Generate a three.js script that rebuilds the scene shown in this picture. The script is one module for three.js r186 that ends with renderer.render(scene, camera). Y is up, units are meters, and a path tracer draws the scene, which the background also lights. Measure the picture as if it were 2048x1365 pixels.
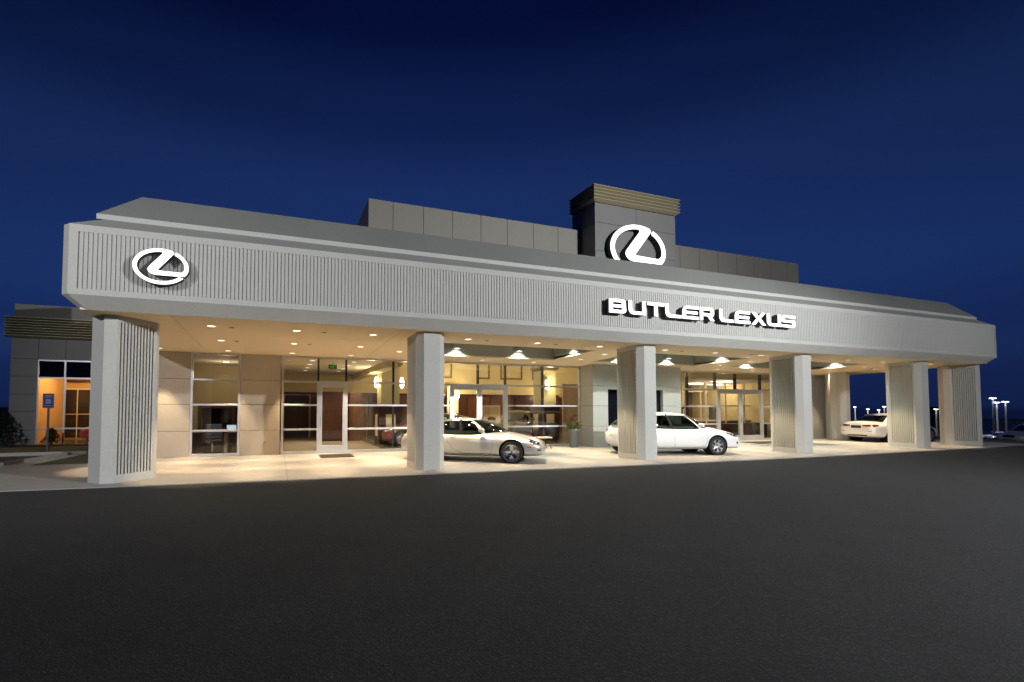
import * as THREE from 'three';
import { mergeGeometries, mergeVertices, toCreasedNormals } from 'three/addons/utils/BufferGeometryUtils.js';
import { RoundedBoxGeometry } from 'three/addons/geometries/RoundedBoxGeometry.js';
import { Brush, Evaluator, SUBTRACTION } from 'three-bvh-csg';

// ---------------------------------------------------------------- camera, sky, sun, exposure
const scene = new THREE.Scene();
const V = (x, y, z) => new THREE.Vector3(x, y, z);
const EYE = V(-2.7257, 1.6632, 11.6196);
const YAW = 0.3355, PITCH = 0.0394, ROLL = 0.0023;
const fwd = V(Math.sin(YAW) * Math.cos(PITCH), Math.sin(PITCH), -Math.cos(YAW) * Math.cos(PITCH));
const rgt = V(Math.cos(YAW), 0, Math.sin(YAW));
const upv = rgt.clone().cross(fwd);
const camUp = upv.clone().multiplyScalar(Math.cos(ROLL)).addScaledVector(rgt, -Math.sin(ROLL));
const camera = new THREE.PerspectiveCamera(2 * Math.atan(682.5 / 923.73) * 180 / Math.PI, 2048 / 1365, 0.1, 3000);
camera.position.copy(EYE);
camera.up.copy(camUp);
camera.lookAt(EYE.clone().add(fwd));
camera.setViewOffset(2048, 1365, 145.6, -96.1, 2048, 1365);   // the lens is shifted: the photograph is cropped off centre
scene.add(camera);

function lerpTable(t, x) {
  if (x <= t[0][0]) return t[0].slice(1);
  for (let i = 1; i < t.length; i++) if (x <= t[i][0]) {
    const a = t[i - 1], b = t[i], f = (x - a[0]) / (b[0] - a[0]), s = f * f * (3 - 2 * f);
    return a.slice(1).map((v, k) => v + (b[k + 1] - v) * s);
  }
  return t[t.length - 1].slice(1);
}
// dusk sky: deep blue, brightest above the horizon, a few faint streaks of cloud low down
{
  const W = 1024, H = 512, data = new Float32Array(W * H * 4);
  const table = [[-90, 0.003, 0.006, 0.025], [0, 0.0072, 0.0165, 0.078], [7, 0.0092, 0.025, 0.115], [13, 0.0115, 0.0335, 0.145], [24, 0.0098, 0.0275, 0.118], [33, 0.0046, 0.0132, 0.07], [41, 0.0014, 0.0043, 0.034], [60, 0.0007, 0.002, 0.017], [90, 0.0005, 0.0016, 0.013]];
  for (let j = 0; j < H; j++) {
    const el = ((j + 0.5) / H - 0.5) * 180;
    const c = lerpTable(table, el);
    for (let i = 0; i < W; i++) {
      const az = ((i + 0.5) / W - 0.5) * 360;                           // 0 = +x, -90 = -z
      let d = Math.abs(((az + 72 + 540) % 360) - 180);                  // away from where the sun went down
      const wide = 82 - 40 * Math.max(0, Math.min(1, (el - 14) / 24)), glow = 0.35 + 0.65 * Math.exp(-Math.pow(d / wide, 2));
      const streak = Math.exp(-Math.pow((el - 5.2 - 1.2 * Math.sin(az * 0.06 + 1)) / 1.1, 2)) * (0.5 + 0.5 * Math.sin(az * 0.11 + 2)) + 0.7 * Math.exp(-Math.pow((el - 10.5 - 1.5 * Math.sin(az * 0.05)) / 0.9, 2)) * (0.5 + 0.5 * Math.sin(az * 0.07));
      const k = (j * W + i) * 4, s = el > 0 ? streak : 0;
      data[k] = c[0] * glow * (1 + 0.5 * s); data[k + 1] = c[1] * glow * (1 + 0.32 * s); data[k + 2] = c[2] * glow * (1 + 0.12 * s); data[k + 3] = 1;
    }
  }
  const t = new THREE.DataTexture(data, W, H, THREE.RGBAFormat, THREE.FloatType);
  t.mapping = THREE.EquirectangularReflectionMapping; t.magFilter = THREE.LinearFilter; t.minFilter = THREE.LinearFilter; t.needsUpdate = true;
  scene.background = t; scene.environment = t;
}
const sun = new THREE.DirectionalLight(0xbfd0ff, 0.02);               // what is left of the daylight after sunset
sun.position.set(30, 60, -90); sun.shadow.radius = 60; sun.castShadow = true;
sun.shadow.camera.left = -60; sun.shadow.camera.right = 60; sun.shadow.camera.top = 60; sun.shadow.camera.bottom = -60; sun.shadow.camera.far = 300;
scene.add(sun);
const renderer = new THREE.WebGLRenderer({ antialias: true });
renderer.toneMapping = THREE.LinearToneMapping;
renderer.toneMappingExposure = 1;
renderer.shadowMap.enabled = true;

// ---------------------------------------------------------------- helpers
let seed = 7;
const rnd = () => { seed = (seed + 0x6d2b79f5) | 0; let t = Math.imul(seed ^ (seed >>> 15), 1 | seed); t = (t + Math.imul(t ^ (t >>> 7), 61 | t)) ^ t; return ((t ^ (t >>> 14)) >>> 0) / 4294967296; };
const taken = {};
const numbered = (n) => { const k = taken[n] = (taken[n] ?? -1) + 1; return k ? n + '_' + String(k).padStart(3, '0') : n; };
function tag(o, label, category, group, kind) {
  o.userData.label = label; if (category) o.userData.category = category; if (group) o.userData.group = group; if (kind) o.userData.kind = kind;
  return o;
}
function thing(name, label, category, group, pos = [0, 0, 0], turn = 0) {
  const o = new THREE.Group(); o.name = numbered(name); o.position.set(...pos); o.rotation.y = turn; scene.add(o);
  return tag(o, label, category, group);
}
function mesh(name, geo, mat, parent) {
  const g = Array.isArray(geo) ? merge(geo) : geo;
  const m = new THREE.Mesh(g, mat); m.name = parent ? name : numbered(name); m.castShadow = m.receiveShadow = true;
  (parent ?? scene).add(m);
  return m;
}
const structure = (name, geo, mat, label) => tag(mesh(name, geo, mat), label, undefined, undefined, 'structure');
function sub(name, parent) { const g = new THREE.Group(); g.name = name; parent.add(g); return g; }
function merge(list) {
  list = list.map((g) => { const n = g.index ? g.toNonIndexed() : g; for (const k of Object.keys(n.attributes)) if (!['position', 'normal', 'uv'].includes(k)) n.deleteAttribute(k); if (!n.attributes.uv) n.setAttribute('uv', new THREE.BufferAttribute(new Float32Array(n.attributes.position.count * 2), 2)); n.morphAttributes = {}; return n; });
  return mergeGeometries(list);
}
// uv in metres from the position, on the plane that the face looks along
function metres(g, s = 1) {
  const n = g.index ? g.toNonIndexed() : g, p = n.attributes.position, uv = new Float32Array(p.count * 2), a = V(), b = V(), c = V();
  for (let i = 0; i < p.count; i += 3) {
    a.fromBufferAttribute(p, i); b.fromBufferAttribute(p, i + 1); c.fromBufferAttribute(p, i + 2);
    const m = b.clone().sub(a).cross(c.clone().sub(a)), x = Math.abs(m.x), y = Math.abs(m.y), z = Math.abs(m.z);
    [a, b, c].forEach((v, k) => { const [u, w] = y >= x && y >= z ? [v.x, v.z] : x >= z ? [v.z, v.y] : [v.x, v.y]; uv[(i + k) * 2] = u / s; uv[(i + k) * 2 + 1] = w / s; });
  }
  n.setAttribute('uv', new THREE.BufferAttribute(uv, 2));
  return n;
}
const box = (x0, x1, y0, y1, z0, z1) => metres(new THREE.BoxGeometry(x1 - x0, y1 - y0, z1 - z0).translate((x0 + x1) / 2, (y0 + y1) / 2, (z0 + z1) / 2));
const rbox = (x0, x1, y0, y1, z0, z1, r = 0.01, s = 2) => new RoundedBoxGeometry(x1 - x0, y1 - y0, z1 - z0, s, r).translate((x0 + x1) / 2, (y0 + y1) / 2, (z0 + z1) / 2);
const cyl = (r0, r1, h, x, y, z, n = 20) => new THREE.CylinderGeometry(r1, r0, h, n).translate(x, y + h / 2, z);
const tube = (pts, r, n = 24, k = 8) => new THREE.TubeGeometry(new THREE.CatmullRomCurve3(pts.map((p) => V(...p))), n, r, k);
// a flat polygon [[x, z], ...] at height y, facing up
function sheet(pts, y) {
  const g = new THREE.ShapeGeometry(new THREE.Shape(pts.map(([x, z]) => new THREE.Vector2(x, -z)))).rotateX(-Math.PI / 2).translate(0, y, 0);
  return metres(g);
}
// an upright prism over a polygon [[x, z], ...]
function prism(pts, y0, y1) {
  const g = new THREE.ExtrudeGeometry(new THREE.Shape(pts.map(([x, z]) => new THREE.Vector2(x, -z))), { depth: y1 - y0, bevelEnabled: false }).rotateX(-Math.PI / 2).translate(0, y0, 0);
  return metres(g);
}
// a profile [[z, y], ...] carried along x from x0 to x1
function carry(profile, x0, x1) {
  const g = new THREE.ExtrudeGeometry(new THREE.Shape(profile.map(([z, y]) => new THREE.Vector2(-z, y))), { depth: x1 - x0, bevelEnabled: false }).rotateY(Math.PI / 2).translate(x0, 0, 0);
  return metres(g);
}

// ---------------------------------------------------------------- textures
function lattice(n) { const a = new Float32Array(n * n); for (let i = 0; i < a.length; i++) a[i] = rnd(); return { n, a }; }
function noiseAt(L, u, v) {                                             // tiles over 0..1
  const n = L.n, x = u * n, y = v * n, i = Math.floor(x), j = Math.floor(y), f = x - i, g = y - j, s = f * f * (3 - 2 * f), t = g * g * (3 - 2 * g);
  const at = (p, q) => L.a[((q % n) + n) % n * n + ((p % n) + n) % n];
  return (at(i, j) * (1 - s) + at(i + 1, j) * s) * (1 - t) + (at(i, j + 1) * (1 - s) + at(i + 1, j + 1) * s) * t;
}
function texture(size, per, fn, srgb = true) {
  const d = new Uint8Array(size * size * 4);
  for (let j = 0; j < size; j++) for (let i = 0; i < size; i++) {
    const c = fn(i / size, j / size, i, j), k = (j * size + i) * 4;
    for (let q = 0; q < 3; q++) d[k + q] = Math.max(0, Math.min(255, Math.round(255 * (Array.isArray(c) ? c[q] : c))));
    d[k + 3] = 255;
  }
  const t = new THREE.DataTexture(d, size, size);
  t.wrapS = t.wrapT = THREE.RepeatWrapping; t.magFilter = THREE.LinearFilter; t.minFilter = THREE.LinearMipmapLinearFilter; t.generateMipmaps = true;
  if (srgb) t.colorSpace = THREE.SRGBColorSpace;
  t.repeat.set(1 / per, 1 / per); t.needsUpdate = true;
  return t;
}
const N4 = lattice(4), N8 = lattice(8), N16 = lattice(16), N32 = lattice(32), N64 = lattice(64), N128 = lattice(128), N256 = lattice(256), N512 = lattice(512);
const fbm = (u, v) => noiseAt(N4, u, v) * 0.4 + noiseAt(N8, u, v) * 0.25 + noiseAt(N16, u, v) * 0.16 + noiseAt(N32, u, v) * 0.1 + noiseAt(N64, u, v) * 0.09;
const asphaltGrain = (u, v) => { const a = noiseAt(N256, u, v), b = noiseAt(N128, u, v), c = noiseAt(N512, u, v); return 0.45 * a + 0.25 * b + 0.3 * c; };
const asphaltMap = texture(1024, 1.9, (u, v) => { const g = asphaltGrain(u, v), w = fbm(u, v), chip = g > 0.71 ? (g - 0.71) * 2.2 : 0; const l = 0.148 + 0.2 * (g - 0.5) + 0.05 * (w - 0.5) + chip * 0.4; return [l * 0.995, l, l * 1.02]; });
const asphaltBump = texture(1024, 1.9, (u, v) => asphaltGrain(u, v), false);
const stuccoBump = texture(512, 0.5, (u, v) => 0.5 * noiseAt(N128, u, v) + 0.3 * noiseAt(N64, u, v) + 0.2 * noiseAt(N256, u, v), false);
const stuccoMap = texture(512, 3.1, (u, v) => { const l = 0.80 + 0.04 * (fbm(u, v) - 0.5) + 0.05 * (noiseAt(N256, u, v) - 0.5); return [l * 0.995, l, l * 0.99]; });
const concreteMap = texture(1024, 4.7, (u, v) => { const w = fbm(u, v), s = noiseAt(N32, v, u), l = 0.60 + 0.09 * (w - 0.5) + 0.05 * (noiseAt(N512, u, v) - 0.5) - (s > 0.8 ? (s - 0.8) * 0.16 : 0); return [l, l * 0.985, l * 0.955]; });
const grassMap = texture(512, 1.4, (u, v) => { const g = noiseAt(N256, u, v), w = fbm(u, v); return [0.2 + 0.13 * (g - 0.5) + 0.08 * (w - 0.5), 0.235 + 0.15 * (g - 0.5) + 0.08 * (w - 0.5), 0.1 + 0.07 * (g - 0.5)]; });
const carpetMap = texture(256, 2.4, (u, v) => { const s = 0.5 + 0.5 * Math.sin(v * Math.PI * 2 * 8 + 1.5 * noiseAt(N4, u, v)), g = noiseAt(N128, u, v); const l = 0.34 + 0.2 * s + 0.06 * (g - 0.5); return [l, l * 0.86, l * 0.66]; });
const woodMap = texture(512, 1.6, (u, v) => { const r = noiseAt(N64, u * 1, v * 0.125) * 0.5 + noiseAt(N128, u, v * 0.0625) * 0.3 + noiseAt(N8, u, v) * 0.2; const l = 0.3 + 0.2 * (r - 0.5); return [l * 1.2, l * 0.74, l * 0.42]; });
const tileMap = texture(256, 1.2, (u, v) => { const w = fbm(u, v), l = 0.42 + 0.1 * (w - 0.5); return [l, l * 0.88, l * 0.68]; });

// ---------------------------------------------------------------- materials
const std = (o) => new THREE.MeshStandardMaterial(o);
const phy = (o) => new THREE.MeshPhysicalMaterial(o);
const lin = (r, g, b) => new THREE.Color().setRGB(r, g, b);
const M = {
  asphalt: std({ map: asphaltMap, bumpMap: asphaltBump, bumpScale: 0.006, roughness: 0.88 }),
  concrete: std({ map: concreteMap, bumpMap: asphaltBump, bumpScale: 0.0012, roughness: 0.75 }),
  kerb: std({ map: concreteMap, color: lin(0.95, 0.93, 0.9), roughness: 0.85 }),
  grass: std({ map: grassMap, roughness: 1 }),
  soil: std({ color: lin(0.035, 0.022, 0.015), roughness: 1 }),
  stucco: std({ map: stuccoMap, bumpMap: stuccoBump, bumpScale: 0.004, color: lin(0.89, 0.875, 0.84), roughness: 0.92 }),
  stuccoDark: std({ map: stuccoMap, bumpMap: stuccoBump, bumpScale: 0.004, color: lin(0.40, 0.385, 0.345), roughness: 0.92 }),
  panel: std({ map: stuccoMap, bumpMap: stuccoBump, bumpScale: 0.0015, color: lin(0.66, 0.57, 0.47), roughness: 0.7 }),
  panelCofferLit: std({ map: stuccoMap, bumpMap: stuccoBump, bumpScale: 0.0015, color: lin(0.66, 0.65, 0.6), roughness: 0.7 }),  // wall panel paled: the white coffer light is put into the pier colour
  panelGrey: std({ map: stuccoMap, bumpMap: stuccoBump, bumpScale: 0.0015, color: lin(0.33, 0.325, 0.315), roughness: 0.6 }),
  panelWing: std({ map: stuccoMap, bumpMap: stuccoBump, bumpScale: 0.0015, color: lin(0.5, 0.48, 0.47), roughness: 0.6 }),
  panelTan: std({ map: stuccoMap, bumpMap: stuccoBump, bumpScale: 0.0015, color: lin(0.40, 0.37, 0.32), roughness: 0.6 }),
  stuccoRoofShade: std({ map: stuccoMap, bumpMap: stuccoBump, bumpScale: 0.004, color: lin(0.37, 0.37, 0.355), roughness: 0.92 }),  // same stucco darkened: weaker light on the roof slope painted into the colour
  stuccoLedgeShade: std({ map: stuccoMap, bumpMap: stuccoBump, bumpScale: 0.004, color: lin(0.52, 0.52, 0.5), roughness: 0.92 }),  // same stucco again, the dimmer light on the tilted ledge held in its colour
  louver: std({ color: lin(0.42, 0.36, 0.23), roughness: 0.45, metalness: 0.3 }),
  joint: std({ color: lin(0.02, 0.02, 0.02), roughness: 1 }),
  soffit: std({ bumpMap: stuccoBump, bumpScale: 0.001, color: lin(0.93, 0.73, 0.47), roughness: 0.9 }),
  coffer: std({ map: stuccoMap, bumpMap: stuccoBump, bumpScale: 0.002, color: lin(0.66, 0.64, 0.55), roughness: 0.9 }),
  aluminium: std({ color: lin(0.66, 0.66, 0.67), roughness: 0.38, metalness: 0.75 }),
  black: std({ color: lin(0.008, 0.008, 0.009), roughness: 0.5 }),
  blackGloss: phy({ color: lin(0.006, 0.006, 0.008), roughness: 0.12, clearcoat: 0.6 }),
  glass: phy({ color: 0xffffff, roughness: 0, transmission: 1, thickness: 0, ior: 1.5 }),
  glassTint: phy({ color: lin(0.86, 0.9, 0.86), roughness: 0, transmission: 1, thickness: 0, ior: 1.5 }),
  spandrel: phy({ color: lin(0.004, 0.004, 0.006), roughness: 0.05 }),
  yellow: std({ color: lin(0.6, 0.48, 0.24), roughness: 0.85 }),
  cream: std({ color: lin(0.66, 0.55, 0.33), roughness: 0.85 }),
  trim: std({ color: lin(0.16, 0.11, 0.045), roughness: 0.6 }),
  wood: std({ map: woodMap, roughness: 0.35 }),
  woodDark: std({ map: woodMap, color: lin(0.45, 0.42, 0.4), roughness: 0.35 }),
  orangeWall: std({ color: lin(0.62, 0.34, 0.12), roughness: 0.85 }),
  ceiling: std({ color: lin(0.72, 0.66, 0.55), roughness: 0.95 }),
  carpet: std({ map: carpetMap, roughness: 1 }),
  tile: std({ map: tileMap, roughness: 0.18 }),
  chrome: std({ color: lin(0.85, 0.85, 0.87), roughness: 0.08, metalness: 1 }),
  steel: std({ color: lin(0.5, 0.5, 0.52), roughness: 0.3, metalness: 0.9 }),
  poleGrey: std({ color: lin(0.45, 0.45, 0.47), roughness: 0.5, metalness: 0.3 }),
  warmLens: std({ color: 0xffffff, emissive: lin(1, 0.86, 0.66), emissiveIntensity: 3.2 }),
  coolLens: std({ color: 0xffffff, emissive: lin(0.9, 1, 0.95), emissiveIntensity: 5 }),
  roomLens: std({ color: 0xffffff, emissive: lin(1, 0.9, 0.68), emissiveIntensity: 3 }),
  lotLens: std({ color: 0xffffff, emissive: lin(0.95, 0.97, 1), emissiveIntensity: 8 }),
  signFace: std({ color: 0xffffff, emissive: lin(1, 1, 1), emissiveIntensity: 1.6 }),
};
// ---------------------------------------------------------------- the ground
const fall = (x) => x < 30 ? 0 : x < 95 ? -0.05 * (x - 30) : x < 118 ? -3.25 - 0.018 * (x - 95) : -3.664 - 0.052 * (x - 118);   // the lot drops away to the right
const edgeZ = (x) => 0.83 - (x < 14 ? 0.0014 : 0.0018) * (x - 14) * (x - 14);
function gridSheet(xs, zs, yOf) {
  const p = [], uv = [], ix = [], nz = zs(xs[0]).length;
  xs.forEach((x) => zs(x).forEach((z) => { p.push(x, yOf(x, z), z); uv.push(x, z);  }));
  for (let i = 0; i + 1 < xs.length; i++) for (let j = 0; j + 1 < nz; j++) { const a = i * nz + j, b = a + nz; ix.push(a, a + 1, b, b, a + 1, b + 1); }
  const g = new THREE.BufferGeometry();
  g.setAttribute('position', new THREE.Float32BufferAttribute(p, 3)); g.setAttribute('uv', new THREE.Float32BufferAttribute(uv, 2));
  g.setIndex(ix); g.computeVertexNormals();
  return g;
}
const steps = (a, b, n) => Array.from({ length: n + 1 }, (_, i) => a + (b - a) * i / n);
{
  const xs = [-900, -400, -150, -60, ...steps(-30, 30, 12), ...steps(36, 95, 10), ...steps(120, 320, 8), 500, 900];
  structure('terrain', gridSheet(xs, () => [-900, -400, -200, -100, -50, -20, 0, 20, 60, 150, 400], (x) => (x < 30 ? -0.06 : fall(x) - 0.06)), M.grass, 'dark ground stretching to the horizon');
  // the asphalt in front
  const xa = [...steps(-60, -20, 10), ...steps(-19, 29, 120)];
  structure('asphalt_lot', gridSheet(xa, (x) => { const e = edgeZ(Math.max(x, -14)); return [e, e + 0.04, ...steps(e + 0.15, 18, 60), 24, 32, 45, 60]; }, (x, z) => { const d = z - edgeZ(Math.max(x, -14)); return d < 0.02 ? -0.03 : -0.012; }), M.asphalt, 'dark asphalt forecourt in front of the building');
  const xr = [29, ...steps(30, 95, 26), ...steps(100, 300, 20)];
  structure('asphalt_lot', gridSheet(xr, (x) => [-120, -80, -60, -45, -32, -22, -14, -9, ...(x < 36 ? steps(0.9 - (x - 29) * 1.3, 8, 4) : steps(-7.8, 8, 4)), 14, 24, 60], (x) => fall(x) - 0.016), M.asphalt, 'asphalt car lot sloping down beyond the building');
}
// the concrete apron under the canopy; saw-cut joints between its slabs are real gaps over a dark bed
{
  const front = steps(-14, 29, 86).map((x) => [x, edgeZ(x)]);
  structure('apron_bed', sheet([[-22, -4.35], [-9.5, -4.35], [-7.7, -4.45], [-7.7, -5.2], [30.5, -5.2], [30.5, 0.2], ...front.slice().reverse(), [-22, edgeZ(-14)]], -0.02), M.joint, 'dark bed showing in the joints of the concrete apron');
  const g = [], cuts = [-22, -18, -13.6, -9.94, -6.1, -2.5, 1.12, 4.78, 8.43, 12.09, 15.75, 19.4, 23.06, 26.7, 30.5], rows = [-5.6, -1.9, 1.2];
  const apron = thing('concrete_apron', 'pale concrete apron under and around the canopy', undefined, undefined);
  apron.userData.kind = 'structure';
  const slabG = [];
  for (let i = 0; i + 1 < cuts.length; i++) for (let r = 0; r < 2; r++) {
    const x0 = cuts[i] + 0.004, x1 = cuts[i + 1] - 0.004, z0 = (i < 3 && r === 0 ? -4.4 : rows[r]) + 0.004, pts = [[x0, z0], [x1, z0]];
    if (r === 0) pts.push([x1, rows[1] - 0.004], [x0, rows[1] - 0.004]);
    else for (const x of steps(x1, x0, 8)) pts.push([x, edgeZ(Math.max(x, -14))]);
    mesh('concrete_slab', prism(pts, -0.05, 0), M.concrete, apron);
  }
  // left: lawn wedge, handicapped bay with its kerb, planting strip in front of the wing
  structure('lawn', sheet([[-9.3, -4.44], [-7.72, -4.5], [-7.72, -8.4], [-9.05, -7.7]], 0.004), M.grass, 'small wedge of grass beside the left canopy column');
  structure('footpath', prism([[-9.92, -4.41], [-9.32, -4.43], [-9.07, -7.66], [-9.45, -7.62]], -0.04, 0.002), M.concrete, 'narrow concrete footpath along the parking bay');
  structure('parking_bay', metres(sheet([[-30, -4.4], [-10.06, -4.4], [-9.58, -7.62], [-30, -7.86]], -0.004)), std({ map: asphaltMap, bumpMap: asphaltBump, bumpScale: 0.006, roughness: 0.9 }), 'dark asphalt parking bay at the far left');
  structure('bay_marking', prism([[-11.6, -4.9], [-10.25, -5.25], [-10.15, -5.6], [-11.6, -5.35]], -0.002, 0.001), std({ color: lin(0.02, 0.07, 0.35), roughness: 0.7 }), 'blue paint marking on the parking bay');
  structure('kerb', prism([[-10.06, -4.6], [-9.93, -4.6], [-9.45, -7.62], [-9.57, -7.62]], -0.03, 0.09), M.kerb, 'pale kerb between footpath and parking bay');
  structure('kerb', prism([[-30, -8.1], [-30, -7.93], [-9.0, -7.68], [-9.0, -7.85]], -0.03, 0.1), M.kerb, 'pale kerb in front of the planting strip');
  structure('lawn', sheet([[-40, -8.1], [-9, -7.86], [-7.7, -8.3], [-7.7, -11.3], [-40, -11.3]], 0.06), M.grass, 'strip of grass in front of the left wing');
  structure('mulch_bed', prism([[-16, -11.9], [-16, -11.1], [-7.7, -11.1], [-7.7, -11.9]], -0.03, 0.09), M.soil, 'dark mulch bed along the left wing');
  // right: walk and bank beyond the last column
  structure('lawn', sheet([[30.6, -30], [30.6, 0.0], [33.8, -1], [35, -30]], -0.008), M.grass, 'dark grass bank to the right of the canopy');
}
// ---------------------------------------------------------------- the dealership building
const SOFF = 3.67, TILT = 0.0345;                         // the soffit falls a little towards the building
const soffY = (z) => SOFF + TILT * z;
const BACK = -5.53;                                        // face of the storefront
const COLX = [1.124, 8.43, 15.75, 23.06];
const building = thing('dealership_building', 'long car showroom with ribbed grey canopy on wide columns', 'building');

// the canopy: fascia band with bevelled foot, ledge, lip and sloped roof, mitred round the corners
{
  const XL = -6.914, XR = 27.62, ZB = 0.45, CH = 0.138, zBack = -5.4;
  // ring of plan corners for an inset d from the outer face; the corners of the band are cut off
  const plan = (d, cut = 0) => { const x0 = XL + d, x1 = XR - d, z = ZB - d; return cut ? [[x0, zBack], [x0, z - cut], [x0 + cut, z], [x1 - cut, z], [x1, z - cut], [x1, zBack]] : [[x0, zBack], [x0, z], [x1, z], [x1, zBack]]; };
  function skin(levels) {                                  // levels: [plan, y]; strips between the rings
    const p = [];
    for (let k = 0; k + 1 < levels.length; k++) {
      const [a, ya] = levels[k], [b, yb] = levels[k + 1];
      for (let i = 0; i + 1 < a.length; i++) {
        const q = [[a[i][0], ya, a[i][1]], [a[i + 1][0], ya, a[i + 1][1]], [b[i + 1][0], yb, b[i + 1][1]], [b[i][0], yb, b[i][1]]];
        p.push(...q[0], ...q[1], ...q[2], ...q[0], ...q[2], ...q[3]);
      }
    }
    const g = new THREE.BufferGeometry(); g.setAttribute('position', new THREE.Float32BufferAttribute(p, 3)); g.computeVertexNormals();
    return metres(g);
  }
  const B0 = 3.93, B1 = 5.38, R0 = 4.06, R1 = 5.23, REC = 0.03, x0 = -6.62, x1 = 27.4;
  const fascia = mesh('canopy_fascia', [
    skin([[plan(0.26, CH), SOFF + TILT * 0.19], [plan(0.006, CH), B0]]),
    skin([[plan(0.006, CH), B0], [plan(0, CH), B0 + 0.006], [plan(0, CH), R0]]),
    skin([[plan(0, CH), R1], [plan(0, CH), B1 - 0.006], [plan(0.006, CH), B1]]),
    // ends of the band beside the ribs, and the recess behind them
    skin([[plan(0, CH), R0], [plan(0, CH), R1]].map(([pl, y]) => [[...pl.slice(0, 3), [x0, ZB]], y])),
    skin([[plan(0, CH), R0], [plan(0, CH), R1]].map(([pl, y]) => [[[x1, ZB], ...pl.slice(3)], y])),
    box(x0, x1, R0, R1, ZB - 0.08, ZB - REC - 0.008),
    box(x0, x1, R0 - 0.02, R0, ZB - 0.08, ZB - 0.001), box(x0, x1, R1, R1 + 0.02, ZB - 0.08, ZB - 0.001), box(x0 - 0.02, x0, R0, R1, ZB - 0.08, ZB - 0.001), box(x1, x1 + 0.02, R0, R1, ZB - 0.08, ZB - 0.001),
  ], M.stucco, building);
  mesh('canopy_ledge', skin([[plan(0.006, CH), B1 + 0.0005], [plan(0.45, CH), 5.69]]), M.stuccoLedgeShade, building).userData.label = 'narrow sloped ledge above the ribbed band';
  fascia.userData.label = 'ribbed grey fascia band of the canopy';
  // the vertical ribs, flush with the band, narrow shadowed grooves between them
  const pitch = 0.0812, n = Math.floor((x1 - x0) / pitch), rw = 0.068;
  const ribGeo = (() => { // extruded along y: profile in x, z
    const s = new THREE.Shape([[0, -0.045], [rw, -0.045], [rw, -0.006], [rw - 0.006, 0], [0.006, 0], [0, -0.006]].map(([x, z]) => new THREE.Vector2(x, -z)));
    return metres(new THREE.ExtrudeGeometry(s, { depth: R1 - R0 - 0.006, bevelEnabled: false }).rotateX(-Math.PI / 2).translate(0, R0 + 0.003, 0));
  })();
  const far = [];
  for (let i = 0; i < n; i++) {
    const x = x0 + 0.02 + i * pitch;
    if (i < 300) { const m = mesh('rib', ribGeo, M.stucco, fascia); m.position.set(x, 0, ZB - 0.001); }
    else far.push(ribGeo.clone().translate(x, 0, ZB - 0.001));
  }
  if (far.length) mesh('far_ribs', far, M.stucco, fascia).userData.kind = 'stuff';
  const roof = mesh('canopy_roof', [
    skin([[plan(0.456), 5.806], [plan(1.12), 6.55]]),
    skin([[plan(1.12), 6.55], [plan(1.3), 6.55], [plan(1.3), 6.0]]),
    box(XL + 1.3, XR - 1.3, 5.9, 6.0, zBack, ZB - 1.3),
  ], M.stuccoRoofShade, building);
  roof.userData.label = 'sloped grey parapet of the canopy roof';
  mesh('canopy_lip', skin([[plan(0.45), 5.69], [plan(0.45), 5.80], [plan(0.456), 5.8055]]), M.stucco, building);
  // the soffit: panels with open joints on the left, three coffers further right
  const DEEP = 0.75, coffers = [1, 2, 3].map((k) => (COLX[k - 1] + COLX[k]) / 2), half = 2.76, zf = -1.5, zb = -4.05;
  const tilt = (g) => { const p = g.attributes.position; for (let i = 0; i < p.count; i++) p.setY(i, p.getY(i) + TILT * p.getZ(i)); g.computeVertexNormals(); return g; };
  const soffit = sub('soffit', building);
  const slab = (a, b, c, d) => tilt(box(a, b, SOFF, SOFF + 0.05, c, d));
  const zFront = 0.187, zWall = -5.6, xs = [-6.65, -5.0, 0.3], zcut = [-5.6, -3.75, -1.9, zFront];
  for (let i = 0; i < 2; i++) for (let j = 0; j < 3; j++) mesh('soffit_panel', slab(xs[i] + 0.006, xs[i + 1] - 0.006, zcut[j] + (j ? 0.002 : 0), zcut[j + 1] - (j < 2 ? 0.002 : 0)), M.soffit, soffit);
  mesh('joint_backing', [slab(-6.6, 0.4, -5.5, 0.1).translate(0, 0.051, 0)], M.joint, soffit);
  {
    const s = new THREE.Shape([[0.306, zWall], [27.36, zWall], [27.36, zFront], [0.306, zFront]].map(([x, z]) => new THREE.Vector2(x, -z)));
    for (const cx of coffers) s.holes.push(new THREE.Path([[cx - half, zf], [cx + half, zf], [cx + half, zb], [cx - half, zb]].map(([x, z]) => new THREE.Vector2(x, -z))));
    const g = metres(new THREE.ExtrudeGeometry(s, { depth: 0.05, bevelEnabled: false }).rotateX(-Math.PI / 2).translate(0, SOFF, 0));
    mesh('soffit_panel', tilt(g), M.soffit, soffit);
  }
  for (const cx of coffers) {
    const c = sub('coffer', building), y0 = soffY(zb) + 0.052, y1 = SOFF + DEEP;
    mesh('coffer_wall', box(cx - half, cx + half, y0, y1, zb - 0.1, zb), M.coffer, c);
    mesh('coffer_wall', box(cx - half, cx + half, soffY(zf) + 0.052, y1, zf, zf + 0.1), M.coffer, c);
    mesh('coffer_wall', box(cx - half - 0.1, cx - half, soffY(zf) + 0.052, y1, zb, zf), M.coffer, c);
    mesh('coffer_wall', box(cx + half, cx + half + 0.1, soffY(zf) + 0.052, y1, zb, zf), M.coffer, c);
    mesh('coffer_wall', box(cx - half - 0.1, cx + half + 0.1, y1, y1 + 0.06, zb - 0.1, zf + 0.1), M.coffer, c);
  }
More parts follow.
